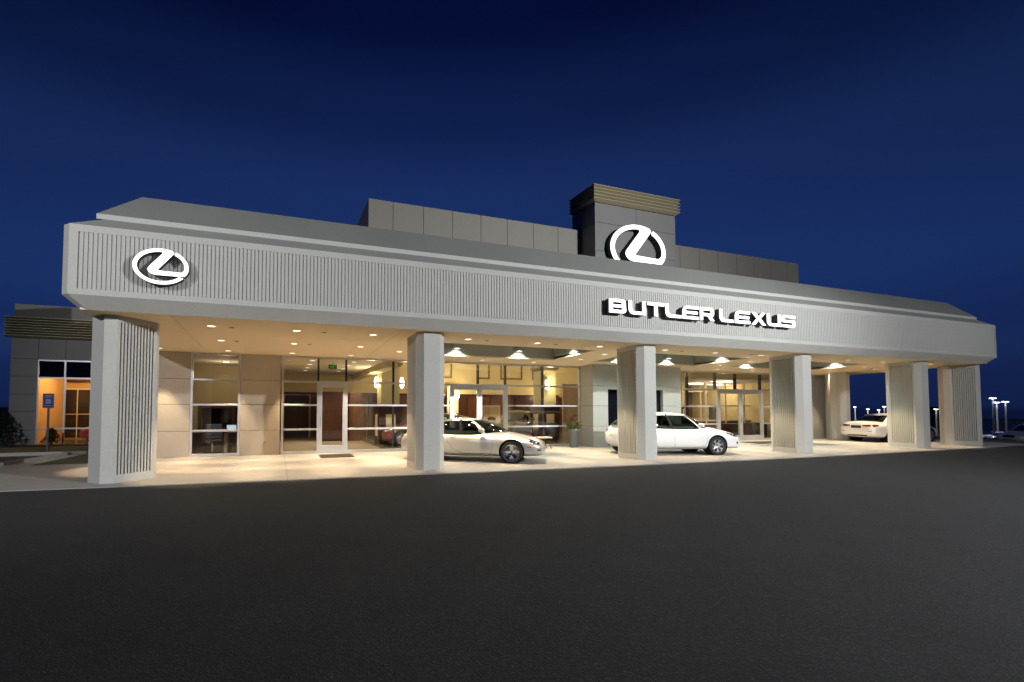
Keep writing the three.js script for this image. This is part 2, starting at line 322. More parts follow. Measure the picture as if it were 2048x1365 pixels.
  for (const [x, z] of [[-3.85, -0.9], [-3.9, -2.95], [-1.6, -0.9], [-1.85, -2.95], [3.1, -0.8], [5.5, -0.82], [10.6, -0.8], [13.9, -0.75]])
    mesh('soffit_vent', new THREE.CylinderGeometry(0.06, 0.06, 0.012, 16).translate(x, soffY(z) - 0.004, z), M.kerb, soffit);
}

// the columns: octagonal shafts, a ribbed panel let into each broad side
{
  const a = 0.225, c = 0.171, s = 0.886, w = a + c, REC = 0.06, y0 = 0, y1 = SOFF - 0.002;
  // local axes: the narrow face looks along +z
  const shaftPts = (inset) => [[-a, 0], [a, 0], [w, -c], [w - inset, -c - 0.001], [w - inset, -c - s + 0.001], [w, -c - s], [a, -2 * c - s], [-a, -2 * c - s], [-w, -c - s], [-w + inset, -c - s + 0.001], [-w + inset, -c - 0.001], [-w, -c]];
  const top = 3.52, foot = 0.18, m0 = -c - 0.07, m1 = -c - s + 0.075;
  const parts = [prism(shaftPts(REC), y0, y1)];
  for (const k of [-1, 1]) {
    const xi = k * (w - REC - 0.01), xo = k * (w - 0.0005), lo = Math.min(xi, xo), hi = Math.max(xi, xo);
    parts.push(box(lo, hi, y0, foot, -c - s, -c), box(lo, hi, top, y1, -c - s, -c), box(lo, hi, foot, top, m0, -c), box(lo, hi, foot, top, -c - s, m1));
  }
  const shaft = merge(parts);
  const nR = 10, pitch = (m0 - m1 - 0.032) / (nR + 0), rw = pitch - 0.032;
  const ribG = (k) => { const xi = k * (w - REC - 0.008), xo = k * (w - 0.001); return box(Math.min(xi, xo), Math.max(xi, xo), foot + 0.002, top - 0.002, -rw, 0); };
  const rib = { '-1': ribG(-1), 1: ribG(1) };
  function column(x, z, turn, label) {
    const col = mesh('column', shaft, M.stucco, building);
    col.position.set(x, 0, z); col.rotation.y = turn; col.userData.label = label;
    for (const k of [-1, 1]) for (let i = 0; i < nR; i++) { const r = mesh('rib', rib[k], M.stucco, col); r.position.z = m0 - 0.032 - i * pitch; }
  }
  column(-1.7641 * 3.67, -0.092 * 3.67, -Math.PI / 4, 'corner column turned to the left end of the canopy');
  ['second column from the left in front of the single glass door', 'column in front of the dark panel', 'column in front of the right entrance', 'column beside the white convertible'].forEach((l, i) => column(COLX[i], 0, 0, l));
  column(7.4862 * 3.67, -0.0523 * 3.67, Math.PI / 4, 'corner column turned to the right end of the canopy');
  column(25.75, -5.0, Math.PI * 0.75, 'rear corner column at the right end');
}

// ---------------------------------------------------------------- storefront
const store = building;
{
  const F = BACK, yTop = 3.46, al = M.aluminium;
  const wallPanels = (x0, x1, zf, ys, mat, parent, depth = 0.06) => {
    for (let i = 0; i + 1 < ys.length; i++) mesh('wall_panel', rbox(x0 + 0.006, x1 - 0.006, ys[i] + 0.006, ys[i + 1] - 0.006, zf - depth, zf, 0.004, 1), mat, parent);
    mesh('joint_backing', box(x0, x1, ys[0], ys[ys.length - 1], zf - depth - 0.06, zf - depth), M.joint, parent);
  };
  const seams = [0.0, 0.85, 1.736, 2.585, 3.53];
  const wall = sub('front_wall', building);
  wallPanels(-7.6, -6.55, F, seams, M.panel, wall);
  wallPanels(-6.55, -5.48, F, seams, M.panel, wall);
  wallPanels(-3.955, -2.66, F, seams, M.panel, wall);
  mesh('end_wall', box(22.95, 26.1, 0, 3.53, F - 0.3, F), M.stucco, wall); mesh('side_wall', box(25.92, 26.1, 0, 5.3, -16, F - 0.31), M.stucco, wall); mesh('side_wall', box(-7.8, -7.62, 0, 5.3, -12.1, F - 0.1), M.panel, wall);
  // pier with the black panel
  const pier = sub('entrance_pier', building), ps = [0.0, 0.87, 1.74, 2.59, 3.56];
  const bx0 = 10.6, bx1 = 13.6, by = 2.45;
  for (let i = 0; i + 1 < ps.length; i++) {
    const ya = ps[i] + 0.006, yb = ps[i + 1] - 0.006;
    const geos = i < 2 ? [rbox(9.83, bx0, ya, yb, -4.8, -4.65, 0.004, 1), rbox(bx1, 14.65, ya, yb, -4.8, -4.65, 0.004, 1)]
      : i === 2 ? [box(9.83, bx0, ya, yb, -4.8, -4.65), box(bx1, 14.65, ya, yb, -4.8, -4.65), box(bx0, bx1, by, yb, -4.8, -4.65)] : [rbox(9.83, 14.65, ya, yb, -4.8, -4.65, 0.004, 1)];
    for (const g of geos) mesh('wall_panel', g, M.panelCofferLit, pier);
    mesh('wall_panel', rbox(9.83, 9.9, ya, yb, -5.52, -4.806, 0.004, 1), M.panelCofferLit, pier);
    mesh('wall_panel', rbox(14.58, 14.65, ya, yb, -5.52, -4.806, 0.004, 1), M.panelCofferLit, pier);
  }
  mesh('joint_backing', [box(9.9, bx0, 0, 3.56, -5.5, -4.81), box(bx1, 14.58, 0, 3.56, -5.5, -4.81), box(bx0, bx1, by, 3.56, -5.5, -4.81)], M.joint, pier);
  mesh('black_panel', [box(bx0, bx1, 0.03, by, -4.95, -4.84)], M.blackGloss, pier).userData.label = 'glossy black panel in the pier';
  mesh('threshold', box(bx0, bx1, 0, 0.03, -4.95, -4.66), al, pier);

  // a glazed bay: verticals behind the glass, white horizontals across it, one pane for each opening
  const H = [0.86, 1.73, 2.57];
  function bay(name, x0, x1, { black = [], doors = [], edge = 0.075 }) {
    const b = sub(name, building);
    const bars = [];
    mesh('sill', rbox(x0, x1, 0, 0.09, F - 0.1, F, 0.006, 1), al, b);
    mesh('head', rbox(x0, x1, yTop - 0.05, yTop + 0.04, F - 0.1, F, 0.006, 1), al, b);
    mesh('jamb', rbox(x0, x0 + edge, 0.09, yTop - 0.05, F - 0.1, F - 0.002, 0.006, 1), al, b);
    mesh('jamb', rbox(x1 - edge, x1, 0.09, yTop - 0.05, F - 0.1, F - 0.002, 0.006, 1), al, b);
    // horizontals, interrupted by doors below the transom
    const free = (y) => { let segs = [[x0 + edge, x1 - edge]]; if (y < 2.5) for (const [d0, d1] of doors) segs = segs.flatMap(([s, e]) => d0 > s && d1 < e ? [[s, d0], [d1, e]] : d0 <= s && d1 > s ? [[d1, e]] : d1 >= e && d0 < e ? [[s, d0]] : [[s, e]]); return segs.filter(([s, e]) => e - s > 0.05); };
    for (const y of H) for (const [s, e] of free(y)) mesh('transom_bar', rbox(s, e, y - 0.032, y + 0.032, F - 0.09, F + 0.012, 0.005, 1), al, b);
    for (const [x, full] of black) mesh('mullion', box(x - 0.03, x + 0.03, full ? 0.09 : H[2] + 0.034, yTop - 0.052, F - 0.2, F - 0.062), M.black, b);
    // panes
    const ys = [[0.09, H[0] - 0.032], [H[0] + 0.032, H[1] - 0.032], [H[1] + 0.032, H[2] - 0.032], [H[2] + 0.032, yTop - 0.05]];
    ys.forEach(([ya, yb], r) => {
      const segs = r === 3 ? [[x0 + edge, x1 - edge]] : free(0);
      for (const [s, e] of segs) {
        const cuts = [s, ...black.filter(([x, full]) => (full || r === 3) && x > s + 0.1 && x < e - 0.1).map(([x]) => x), e];
        for (let i = 0; i + 1 < cuts.length; i++) mesh('glass_pane', box(cuts[i] + 0.003, cuts[i + 1] - 0.003, ya + 0.002, yb - 0.002, F - 0.06, F - 0.052), M.glass, b);
      }
    });
    return b;
  }
  function door(x0, x1, hinge, label) {
    const d = sub('door', building); d.userData.label = label;
    const y1 = H[2] - 0.034, f = 0.11;
    mesh('frame', [rbox(x0, x0 + f, 0.02, y1, F - 0.09, F + 0.006, 0.006, 1), rbox(x1 - f, x1, 0.02, y1, F - 0.09, F + 0.006, 0.006, 1), rbox(x0 + f, x1 - f, y1 - 0.16, y1, F - 0.088, F + 0.004, 0.006, 1), rbox(x0 + f, x1 - f, 0.02, 0.27, F - 0.088, F + 0.004, 0.006, 1)], al, d);
    mesh('glass_pane', box(x0 + f, x1 - f, 0.27, y1 - 0.16, F - 0.05, F - 0.042), M.glass, d);
    const hx = hinge > 0 ? x0 + 0.055 : x1 - 0.055;
    mesh('handle', [tube([[hx, 0.95, F + 0.06], [hx, 1.1, F + 0.065], [hx, 1.3, F + 0.06]], 0.012, 12), cyl(0.01, 0.01, 0.06, 0, 0, 0, 8).rotateX(Math.PI / 2).translate(hx, 0.97, F + 0.03), cyl(0.01, 0.01, 0.06, 0, 0, 0, 8).rotateX(Math.PI / 2).translate(hx, 1.28, F + 0.03)], M.steel, d);
    return d;
  }
  bay('office_window', -5.48, -3.955, {});
  const dA = [-1.40, -0.31], dB = [3.72, 6.27], dC = [17.95, 21.14];
  bay('left_storefront', -2.62, 9.86, { black: [[-1.36, 0], [-0.36, 0], [1.43, 1], [4.965, 0], [6.21, 0], [8.0, 1]], doors: [dA, dB] });
  bay('right_storefront', 14.66, 22.95, { black: [[16.1, 1], [17.92, 0], [19.3, 0], [21.07, 0]], doors: [dC] });
  const post = (x) => mesh('door_post', rbox(x - 0.035, x + 0.035, 0, H[2] - 0.034, F - 0.095, F - 0.001, 0.004, 1), al, building);
  [-1.365, -0.345, 3.755, 6.235, 17.985, 21.105].forEach(post);
  door(-1.33, -0.38, 1, 'single glass door behind the dark mat');
  door(3.79, 4.985, -1, 'left leaf of the double glass door behind the silver coupe'); door(4.995, 6.2, 1, 'right leaf of the double glass door behind the silver coupe');
  door(18.02, 19.53, -1, 'left leaf of the right entrance'); door(19.54, 21.07, 1, 'right leaf of the right entrance');
  // hose tap on the wall
  mesh('hose_tap', [rbox(-3.18, -3.08, 0.38, 0.48, F, F + 0.03, 0.01, 2), cyl(0.02, 0.02, 0.07, 0, 0, 0, 10).rotateX(Math.PI / 2).translate(-3.13, 0.43, F + 0.05)], M.steel, wall);
}

// ---------------------------------------------------------------- the storey above, and the tower with the emblem
{
  const up = sub('upper_wall', building), Z = -5.605, y0 = 6.6, y1 = 9.62;
  const cuts = [[0.41, 1.37, 2.605, 3.834, 5.097, 6.323, 7.579, 8.812, 10.03], [14.5, 15.772, 17.034, 18.275, 19.561, 20.785, 22.052, 23.364, 24.22]];
  for (const c of cuts) for (let i = 0; i + 1 < c.length; i++) mesh('wall_panel', rbox(c[i] + 0.008, c[i + 1] - 0.008, y0, y1, Z - 0.05, Z, 0.004, 1), M.panelTan, up);
  mesh('joint_backing', [box(0.45, 24.18, y0 - 0.7, y1 - 0.01, Z - 0.12, Z - 0.052)], M.joint, up);
  for (const x of [0.42, 24.12]) mesh('side_wall', box(x, x + 0.08, y0 - 0.7, y1, -16, Z - 0.06), M.panelGrey, up);
  for (const b of [[0.5, 24.12, 9.2, 9.3, -16, Z - 0.13], [-7.6, 0.42, 5.2, 5.3, -16, -5.4], [24.2, 27.4, 5.2, 5.3, -16, -5.4]]) mesh('flat_roof', box(...b), M.panelGrey, up);
  const tower = sub('tower', building), tx0 = 10.03, tx1 = 14.48, tz = -4.65, tb = -6.27;
  const rows = [6.0, 7.2, 8.43, 9.66, 10.52], cols = [tx0, 12.24, tx1];
  for (let r = 0; r + 1 < rows.length; r++) {
    for (let c = 0; c < 2; c++) mesh('wall_panel', rbox(cols[c] + (c ? 0.006 : 0), cols[c + 1] - (c ? 0 : 0.006), rows[r] + 0.006, rows[r + 1] - 0.006, tz - 0.06, tz, 0.004, 1), M.panelGrey, tower);
    mesh('wall_panel', rbox(tx0, tx0 + 0.06, rows[r] + 0.006, rows[r + 1] - 0.006, tb, tz - 0.062, 0.004, 1), M.panelGrey, tower);
    mesh('wall_panel', rbox(tx1 - 0.06, tx1, rows[r] + 0.006, rows[r + 1] - 0.006, tb, tz - 0.062, 0.004, 1), M.panelGrey, tower);
  }
  mesh('joint_backing', box(tx0 + 0.061, tx1 - 0.061, 6, 11.18, tb + 0.02, tz - 0.061), M.joint, tower);
  for (let i = 0; i < 5; i++) {
    const y = 10.54 + i * 0.145, o = 0.16, prof = [[0, 0], [o, 0.095], [o, 0.125], [0, 0.1]];
    const ring = (k) => [[tx0 - k, tb], [tx0 - k, tz + k], [tx1 + k, tz + k], [tx1 + k, tb]];
    const p = [], q = prof.map(([k, h]) => ring(k).map(([x, z]) => [x, y + h, z]));
    for (let e = 0; e < 4; e++) { const A = q[e], B = q[(e + 1) % 4]; for (let j = 0; j < 3; j++) p.push(...A[j], ...A[j + 1], ...B[j + 1], ...A[j], ...B[j + 1], ...B[j]); }
    for (const j of [0, 3]) { const w = q.map((r) => r[j]); p.push(...w[0], ...w[1], ...w[2], ...w[0], ...w[2], ...w[3]); }
    const g = new THREE.BufferGeometry(); g.setAttribute('position', new THREE.Float32BufferAttribute(p, 3)); g.computeVertexNormals();
    mesh('louver_slat', metres(g), M.louver, tower);
  }
  mesh('tower_cap', box(tx0, tx1, 11.18, 11.22, tb, tz), M.louver, tower);
}

// ---------------------------------------------------------------- the wing set back at the left
const wing = thing('side_wing', 'lower grey panelled wing set back at the far left', 'building');
{
  const Z = -12, rows = [0, 0.68, 1.44, 2.15, 2.9, 3.63, 4.49], wx = [-12.2, -11.26, -10.32, -9.38, -8.44];
  for (let r = 0; r + 1 < rows.length; r++) {
    mesh('wall_panel', rbox(-13.12, wx[0] - 0.006, rows[r] + 0.006, rows[r + 1] - 0.006, Z - 0.06, Z, 0.004, 1), M.panelWing, wing);
    if (r === 5) for (let i = 0; i < 4; i++) mesh('wall_panel', rbox(wx[i] + 0.006, wx[i + 1] - 0.006, rows[r] + 0.006, rows[r + 1] - 0.006, Z - 0.06, Z, 0.004, 1), M.panelWing, wing);
    mesh('wall_panel', rbox(-13.12, -13.06, rows[r] + 0.006, rows[r + 1] - 0.006, -18, Z - 0.062, 0.004, 1), M.panelWing, wing);
  }
  mesh('wall_panel', rbox(wx[4] + 0.006, -7.5, 0, 4.49, Z - 0.06, Z, 0.004, 1), M.panelWing, wing);
  mesh('joint_backing', [box(-13.05, wx[0] - 0.02, 0, 5.4, Z - 0.14, Z - 0.062), box(wx[0] - 0.02, -7.5, 3.62, 5.4, Z - 0.14, Z - 0.062)], M.joint, wing);
  for (let i = 0; i < 8; i++) {
    const y = 4.5 + i * 0.108;
    mesh('louver_slat', [carry([[Z, y], [Z + 0.17, y + 0.07], [Z + 0.17, y + 0.09], [Z, y + 0.05]], -13.3, -7.5), box(-13.32, -13.16, y + 0.06, y + 0.085, -17, Z + 0.16)], M.louver, wing);
  }
  mesh('parapet', [box(-13.05, -7.5, 5.36, 5.9, Z - 0.06, Z), box(-13.05, -12.97, 5.36, 5.9, -18, Z - 0.06)], M.stuccoDark, wing);
  const al = M.aluminium, win = sub('window', wing);
  mesh('frame', [box(wx[0], wx[4], 3.56, 3.62, Z - 0.08, Z), box(wx[0], wx[4], 0.02, 0.08, Z - 0.08, Z), box(wx[0], wx[4], 2.83, 2.89, Z - 0.08, Z + 0.004), box(wx[0], wx[4], 0.7, 0.76, Z - 0.08, Z + 0.004), ...wx.map((x) => box(x - 0.03, x + 0.03, 0.08, 3.56, Z - 0.078, Z - 0.002))], al, win);
  for (let i = 0; i < 4; i++) {
    mesh('dark_pane', box(wx[i] + 0.032, wx[i + 1] - 0.032, 2.892, 3.558, Z - 0.05, Z - 0.042), M.spandrel, win);
    for (const [a, b] of [[0.082, 0.698], [0.762, 2.828]]) mesh('glass_pane', box(wx[i] + 0.032, wx[i + 1] - 0.032, a, b, Z - 0.05, Z - 0.042), M.glass, win);
  }
  // its room: warm walls, tall white framed doors in the back wall
  const room = sub('room', wing);
  mesh('wall', [box(-13, -5, 0, 4, -16.6, -16.4), box(-13.05, -12.8, 0, 4, -16.4, -12.15), box(-5.2, -5, 0, 4, -16.4, -12.15)], M.orangeWall, room);
  mesh('ceiling', box(-13, -5, 3.4, 3.5, -16.4, -12.15), M.ceiling, room);
  mesh('floor', box(-13, -5, 0, 0.03, -16.4, -12.1), M.tile, room);
  for (let i = 0; i < 4; i++) {
    const x = -12.9 + i * 1.9;
    mesh('inner_window', [box(x, x + 0.07, 0.1, 2.5, -16.4, -16.33), box(x + 1.2, x + 1.27, 0.1, 2.5, -16.4, -16.33), box(x, x + 1.27, 2.5, 2.58, -16.4, -16.32), box(x + 0.6, x + 0.64, 0.1, 2.5, -16.4, -16.34), box(x, x + 1.27, 1.25, 1.29, -16.4, -16.335)], M.cream, room);
    mesh('inner_pane', box(x + 0.07, x + 1.2, 0.1, 2.5, -16.4, -16.37), M.blackGloss, room);
    mesh('pilaster', box(x + 1.32, x + 1.8, 0, 2.9, -16.4, -16.2), M.orangeWall, room);
  }
  mesh('cornice', box(-12.8, -5.2, 2.9, 3.0, -16.4, -16.15), M.woodDark, room);
}
// ---------------------------------------------------------------- lamps of the place
function spot(color, cd, at, to, angle, pen, soft = 3) {
  const l = new THREE.SpotLight(color, cd, 0, angle, pen, 2);
  l.position.set(...at); l.target.position.set(...to); l.shadow.radius = soft; l.castShadow = true;
  scene.add(l); scene.add(l.target); l.name = 'lamp';
  return l;
}
function point(color, cd, at, soft = 3) {
  const l = new THREE.PointLight(color, cd, 0, 2); l.position.set(...at); l.shadow.radius = soft; l.castShadow = true; l.name = 'lamp'; scene.add(l); return l;
}
const ordinal = (n) => n + (n % 10 === 1 && n !== 11 ? 'st' : n % 10 === 2 && n !== 12 ? 'nd' : n % 10 === 3 && n !== 13 ? 'rd' : 'th');
const WARM = lin(1, 0.73, 0.45), COOL = lin(0.86, 1, 0.93), LOT = lin(0.97, 0.99, 1);
// recessed downlights in the soffit
{
  const spots = [], rowCount = {};
  for (const x of [-6.28, -4.3, -2.3, -0.3]) for (const z of [-0.84, -2.9, -4.9]) spots.push([x, z]);
  for (let b = 0; b < 3; b++) { const m = (COLX[b] + COLX[b + 1]) / 2; for (const d of [-2.31, 0, 2.31]) spots.push([m + d, -0.73], [m + d, -4.8]); }
  for (const x of COLX) spots.push([x, -2.15], [x, -3.55]);
  for (const x of [24.85, 26.9]) for (const z of [-0.6, -2.65, -4.65]) spots.push([x, z]);
  const trim = new THREE.TorusGeometry(0.105, 0.012, 8, 28).rotateX(Math.PI / 2), lens = new THREE.CircleGeometry(0.098, 28).rotateX(Math.PI / 2);
  spots.sort((p, q) => p[0] - q[0]);
  for (const [x, z] of spots) {
    if (x > 9.7 && x < 14 && z < -4.6) continue;                     // the pier stands there
    if (Math.hypot(x + 6.3, z + 0.7) < 0.7 || (x > 26.5 && (z > -1 || z < -4))) continue;   // a corner column stands there
    const row = z > -1 ? 'front row' : z < -4.5 ? 'back row by the glass' : z > -2.4 ? 'second row' : 'middle row', nth = (rowCount[row] = (rowCount[row] ?? 0) + 1);
    const o = thing('downlight', 'warm round soffit downlight, ' + row + ', ' + ordinal(nth) + ' from the left', 'downlight', 'downlights recessed in the canopy soffit', [x, soffY(z), z]);
    mesh('trim_ring', trim, M.soffit, o); mesh('light_lens', lens, M.warmLens, o).position.y = -0.004;
    spot(WARM, 52, [x, soffY(z) - 0.03, z], [x, 0, z], 0.48, 0.25, 2.5);
  }
}
// bright wall lamps inside the three coffers
{
  const body = merge([rbox(-0.19, 0.19, -0.02, 0.2, -0.11, 0.11, 0.02, 2)]), lens = new THREE.CircleGeometry(0.085, 24).rotateX(Math.PI / 2).translate(0, -0.023, 0);
  const one = (x, y, z, turn, where) => {
    const o = thing('coffer_lamp', 'box lamp shining white down the ' + where + ' coffer', 'wall lamp', 'box lamps inside the soffit coffers', [x, y, z], turn);
    mesh('housing', body, M.coffer, o); mesh('light_lens', lens, M.coolLens, o);
    spot(COOL, 10, [x, y - 0.04, z], [x, 0, z], 1.3, 0.3, 4);
  };
  for (let b = 0; b < 3; b++) {
    const m = (COLX[b] + COLX[b + 1]) / 2;
    const cof = ['left', 'middle', 'right'][b];
    for (const d of [-1.4, 1.15]) { const s = d < 0 ? 'left' : 'right'; one(m + d, 3.82, -3.93, 0, s + ' end of the back wall in the ' + cof); one(m + d, 3.9, -1.62, 0, s + ' end of the front wall in the ' + cof); }
    one(m + 2.63, 3.86, -2.78, Math.PI / 2, 'right wall of the ' + cof); one(m - 2.63, 3.86, -2.78, Math.PI / 2, 'left wall of the ' + cof);
  }
}
// a lot lamp: pole on a round footing, arm and two shoe-box heads
function lotLamp(x, z, h, turn, label, ground = fall(x), heads = 2) {
  const o = thing('lot_lamp', label, 'lamp post', 'lamp posts of the car lot', [x, ground, z], turn);
  mesh('footing', cyl(0.28, 0.28, 0.5, 0, -0.05, 0, 16), M.kerb, o);
  mesh('pole', cyl(0.12, 0.1, h - 0.1, 0, 0.4, 0, 12).scale(1, (h - 0.3) / (h - 0.1), 1), M.poleGrey, o);
  mesh('arm', box(heads > 1 ? -0.3 : -0.1, 0.3, h - 0.02, h + 0.06, -0.05, 0.05), M.poleGrey, o);
  for (const s of heads > 1 ? [-1, 1] : [1]) {
    const hd = mesh('lamp_head', rbox(s * 0.55 - 0.34, s * 0.55 + 0.34, h, h + 0.16, -0.22, 0.22, 0.04, 2), M.poleGrey, o);
    mesh('light_lens', box(s * 0.55 - 0.29, s * 0.55 + 0.29, h - 0.05, h - 0.001, -0.19, 0.19), M.lotLens, hd);
  }
  return o;
}
// the floodlit poles behind the camera that light the front of the building
{
  const flood = (x, z, h, aims, cd, cone, soft) => {
    const o = thing('floodlight_pole', x < 0 ? 'floodlight pole on the forecourt to the left, outside the view' : 'floodlight pole on the forecourt to the right, outside the view', 'lamp post', undefined, [x, 0, z]);
    mesh('footing', cyl(0.3, 0.3, 0.7, 0, -0.05, 0, 16), M.kerb, o);
    mesh('pole', cyl(0.1, 0.07, h - 0.6, 0, 0.6, 0, 12), M.poleGrey, o);
    aims.forEach(([tx, ty, tz], i) => {
      const s = i ? 0.5 : -0.5, dir = V(tx - x - s, ty - h, tz - z).normalize();
      const hd = sub('lamp_head', o); hd.position.set(s, h, 0); hd.lookAt(V(tx, ty, tz));
      mesh('housing', rbox(-0.22, 0.22, -0.16, 0.16, -0.2, 0.0, 0.03, 2), M.poleGrey, hd);
      mesh('light_lens', box(-0.19, 0.19, -0.13, 0.13, 0.001, 0.015), M.lotLens, hd);
      const p = V(x + s, h, z).addScaledVector(dir, 0.08);
      spot(LOT, cd[i], p.toArray(), [tx, ty, tz], cone, soft, 8);
    });
    mesh('arm', box(-0.7, 0.7, h - 0.32, h - 0.24, -0.04, 0.04), M.poleGrey, o);
  };
  flood(-15, 15, 8.6, [[-9, 3.6, 0], [-6, 3.2, -1]], [370, 170], 0.5, 1);
  flood(16, 20, 9.2, [[3, 4, 0], [19, 4, 0]], [1480, 560], 0.85, 0.9);
}
// ---------------------------------------------------------------- signs
function roundPoly(pts, path = new THREE.Shape()) {                    // [x, y, corner radius]
  const n = pts.length;
  pts.forEach(([x, y, r = 0], i) => {
    const [px, py] = pts[(i + n - 1) % n], [qx, qy] = pts[(i + 1) % n], la = Math.hypot(px - x, py - y), lb = Math.hypot(qx - x, qy - y), ra = Math.min(r, la * 0.5), rb = Math.min(r, lb * 0.5);
    const ax = x + (px - x) / la * ra, ay = y + (py - y) / la * ra, bx = x + (qx - x) / lb * rb, by = y + (qy - y) / lb * rb;
    if (i) path.lineTo(ax, ay); else path.moveTo(ax, ay);
    if (r) path.quadraticCurveTo(x, y, bx, by);
  });
  path.closePath();
  return path;
}
const LETTERS = {
  B: { o: [[0, 0], [1.55, 0, 0.4], [1.5, 0.5, 0.1], [1.5, 1, 0.38], [0, 1]], h: [[[0.32, 0.22], [1.2, 0.22, 0.1], [1.2, 0.4, 0.1], [0.32, 0.4]], [[0.32, 0.6], [1.16, 0.6, 0.1], [1.16, 0.78, 0.1], [0.32, 0.78]]] },
  U: { o: [[0, 1], [0, 0, 0.5], [1.56, 0], [1.56, 1], [1.27, 1], [1.27, 0.22], [0.29, 0.22, 0.28], [0.29, 1]] },
  T: { o: [[0, 1], [0, 0.78], [0.64, 0.78], [0.64, 0], [0.93, 0], [0.93, 0.78], [1.57, 0.78], [1.57, 1]] },
  L: { o: [[0, 1], [0, 0, 0.5], [1.5, 0], [1.5, 0.22], [0.29, 0.22, 0.28], [0.29, 1]] },
  E: { o: [[1.55, 1], [0, 1, 0.55], [0, 0, 0.05], [1.55, 0], [1.55, 0.21], [0.3, 0.21], [0.3, 0.4], [1.45, 0.4], [1.45, 0.6], [0.3, 0.6], [0.32, 0.79, 0.16], [1.55, 0.79]] },
  R: { o: [[0, 0], [0, 1], [1.52, 1, 0.32], [1.52, 0.34, 0.3], [1.2, 0.34], [1.57, 0], [1.18, 0], [0.84, 0.34], [0.29, 0.34], [0.29, 0]], h: [[[0.3, 0.56], [1.22, 0.56, 0.09], [1.22, 0.78, 0.09], [0.3, 0.78]]] },
  X: { o: [[0, 0], [0.38, 0], [0.79, 0.37], [1.2, 0], [1.58, 0], [0.99, 0.52], [1.54, 1], [1.16, 1], [0.79, 0.67], [0.42, 1], [0.04, 1], [0.59, 0.52]] },
  S: { o: [[1.55, 1], [0, 1, 0.36], [0, 0.4, 0.3], [1.24, 0.4, 0.09], [1.24, 0.21, 0.09], [0, 0.21], [0, 0], [1.55, 0, 0.36], [1.55, 0.61, 0.3], [0.31, 0.61, 0.09], [0.31, 0.79, 0.09], [1.55, 0.79]] },
};
// channel letter: dark metal can with an inset glowing face
function channel(shape, depth, parent, name) {
  const can = mesh(name, new THREE.ExtrudeGeometry(shape, { depth, bevelEnabled: false, curveSegments: 10 }), M.black, parent);
  mesh('sign_face', new THREE.ExtrudeGeometry(shape, { depth: 0.02, bevelEnabled: true, bevelThickness: 0.004, bevelSize: 0.004, bevelOffset: -0.004, bevelSegments: 1, curveSegments: 10 }).translate(0, 0, depth + 0.006), M.signFace, can);
  return can;
}
{
  const o = thing('lettering_sign', 'glowing white capital letters BUTLER LEXUS on the ribbed fascia', 'sign', undefined, [0, 4.44, 0.45]);
  const row = [['B', 6.338, 6.95], ['U', 7.04, 7.67], ['T', 7.745, 8.38], ['L', 8.437, 9.06], ['E', 9.112, 9.767], ['R', 9.83, 10.43], ['L', 10.658, 11.27], ['E', 11.339, 12.01], ['X', 12.087, 12.745], ['U', 12.813, 13.464], ['S', 13.513, 14.19]];
  for (const [ch, a, b] of row) {
    const d = LETTERS[ch], w = Math.max(...d.o.map((p) => p[0])), sx = (b - a) / w, k = 0.41, sc = (p) => [p[0] * sx, p[1] * k, (p[2] ?? 0) * Math.min(sx, k)];
    const s = roundPoly(d.o.map(sc)); for (const h of d.h ?? []) s.holes.push(roundPoly(h.map(sc), new THREE.Path()));
    const can = channel(s, 0.14, o, 'letter'); can.position.set(a, 0, 0.045);
    mesh('bracket', [box(0.05, 0.09, 0.04, 0.08, -0.05, 0), box((b - a) * 0.45, (b - a) * 0.45 + 0.04, 0.02, 0.06, -0.05, 0)], M.black, can);
  }
}
// the emblem: an ellipse with a slanted L running into its right side
function emblemShape(a) {
  const b = 0.73, pts = [], E = (rx, ry, deg) => [rx * Math.cos(deg * Math.PI / 180), ry * Math.sin(deg * Math.PI / 180)];
  const ix = 0.855, iy = 0.605;
  for (let d = -36; d >= -294; d -= 6) pts.push(E(1, b, d));            // outer edge: lower right, bottom, left, top
  pts.push([0.43, 0.635], [0.455, 0.6], [0.44, 0.55], [-0.1, -0.115], [-0.115, -0.15], [-0.085, -0.175], [0.7, -0.2], [0.77, -0.185], [0.805, -0.14]);
  for (let d = -10; d <= 55; d += 5) pts.push(E(ix + 0.005, iy, d));    // inner edge of the right arc
  pts.push(E(0.93, 0.665, 58.5));
  for (let d = 57; d >= -22; d -= 5) pts.push(E(1, b, d));
  pts.push([0.885, -0.315], [0.84, -0.345], [0.78, -0.352], [-0.2, -0.355], [-0.33, -0.325], [-0.43, -0.25], [-0.475, -0.16], [-0.455, -0.09], [-0.41, -0.02], [0.045, 0.53], [0.05, 0.575], [0.02, 0.6]);
  for (let d = 92; d <= 322; d += 6) pts.push(E(ix, iy, d));
  return new THREE.Shape(pts.map(([x, y]) => new THREE.Vector2(x * a, y * a)));
}
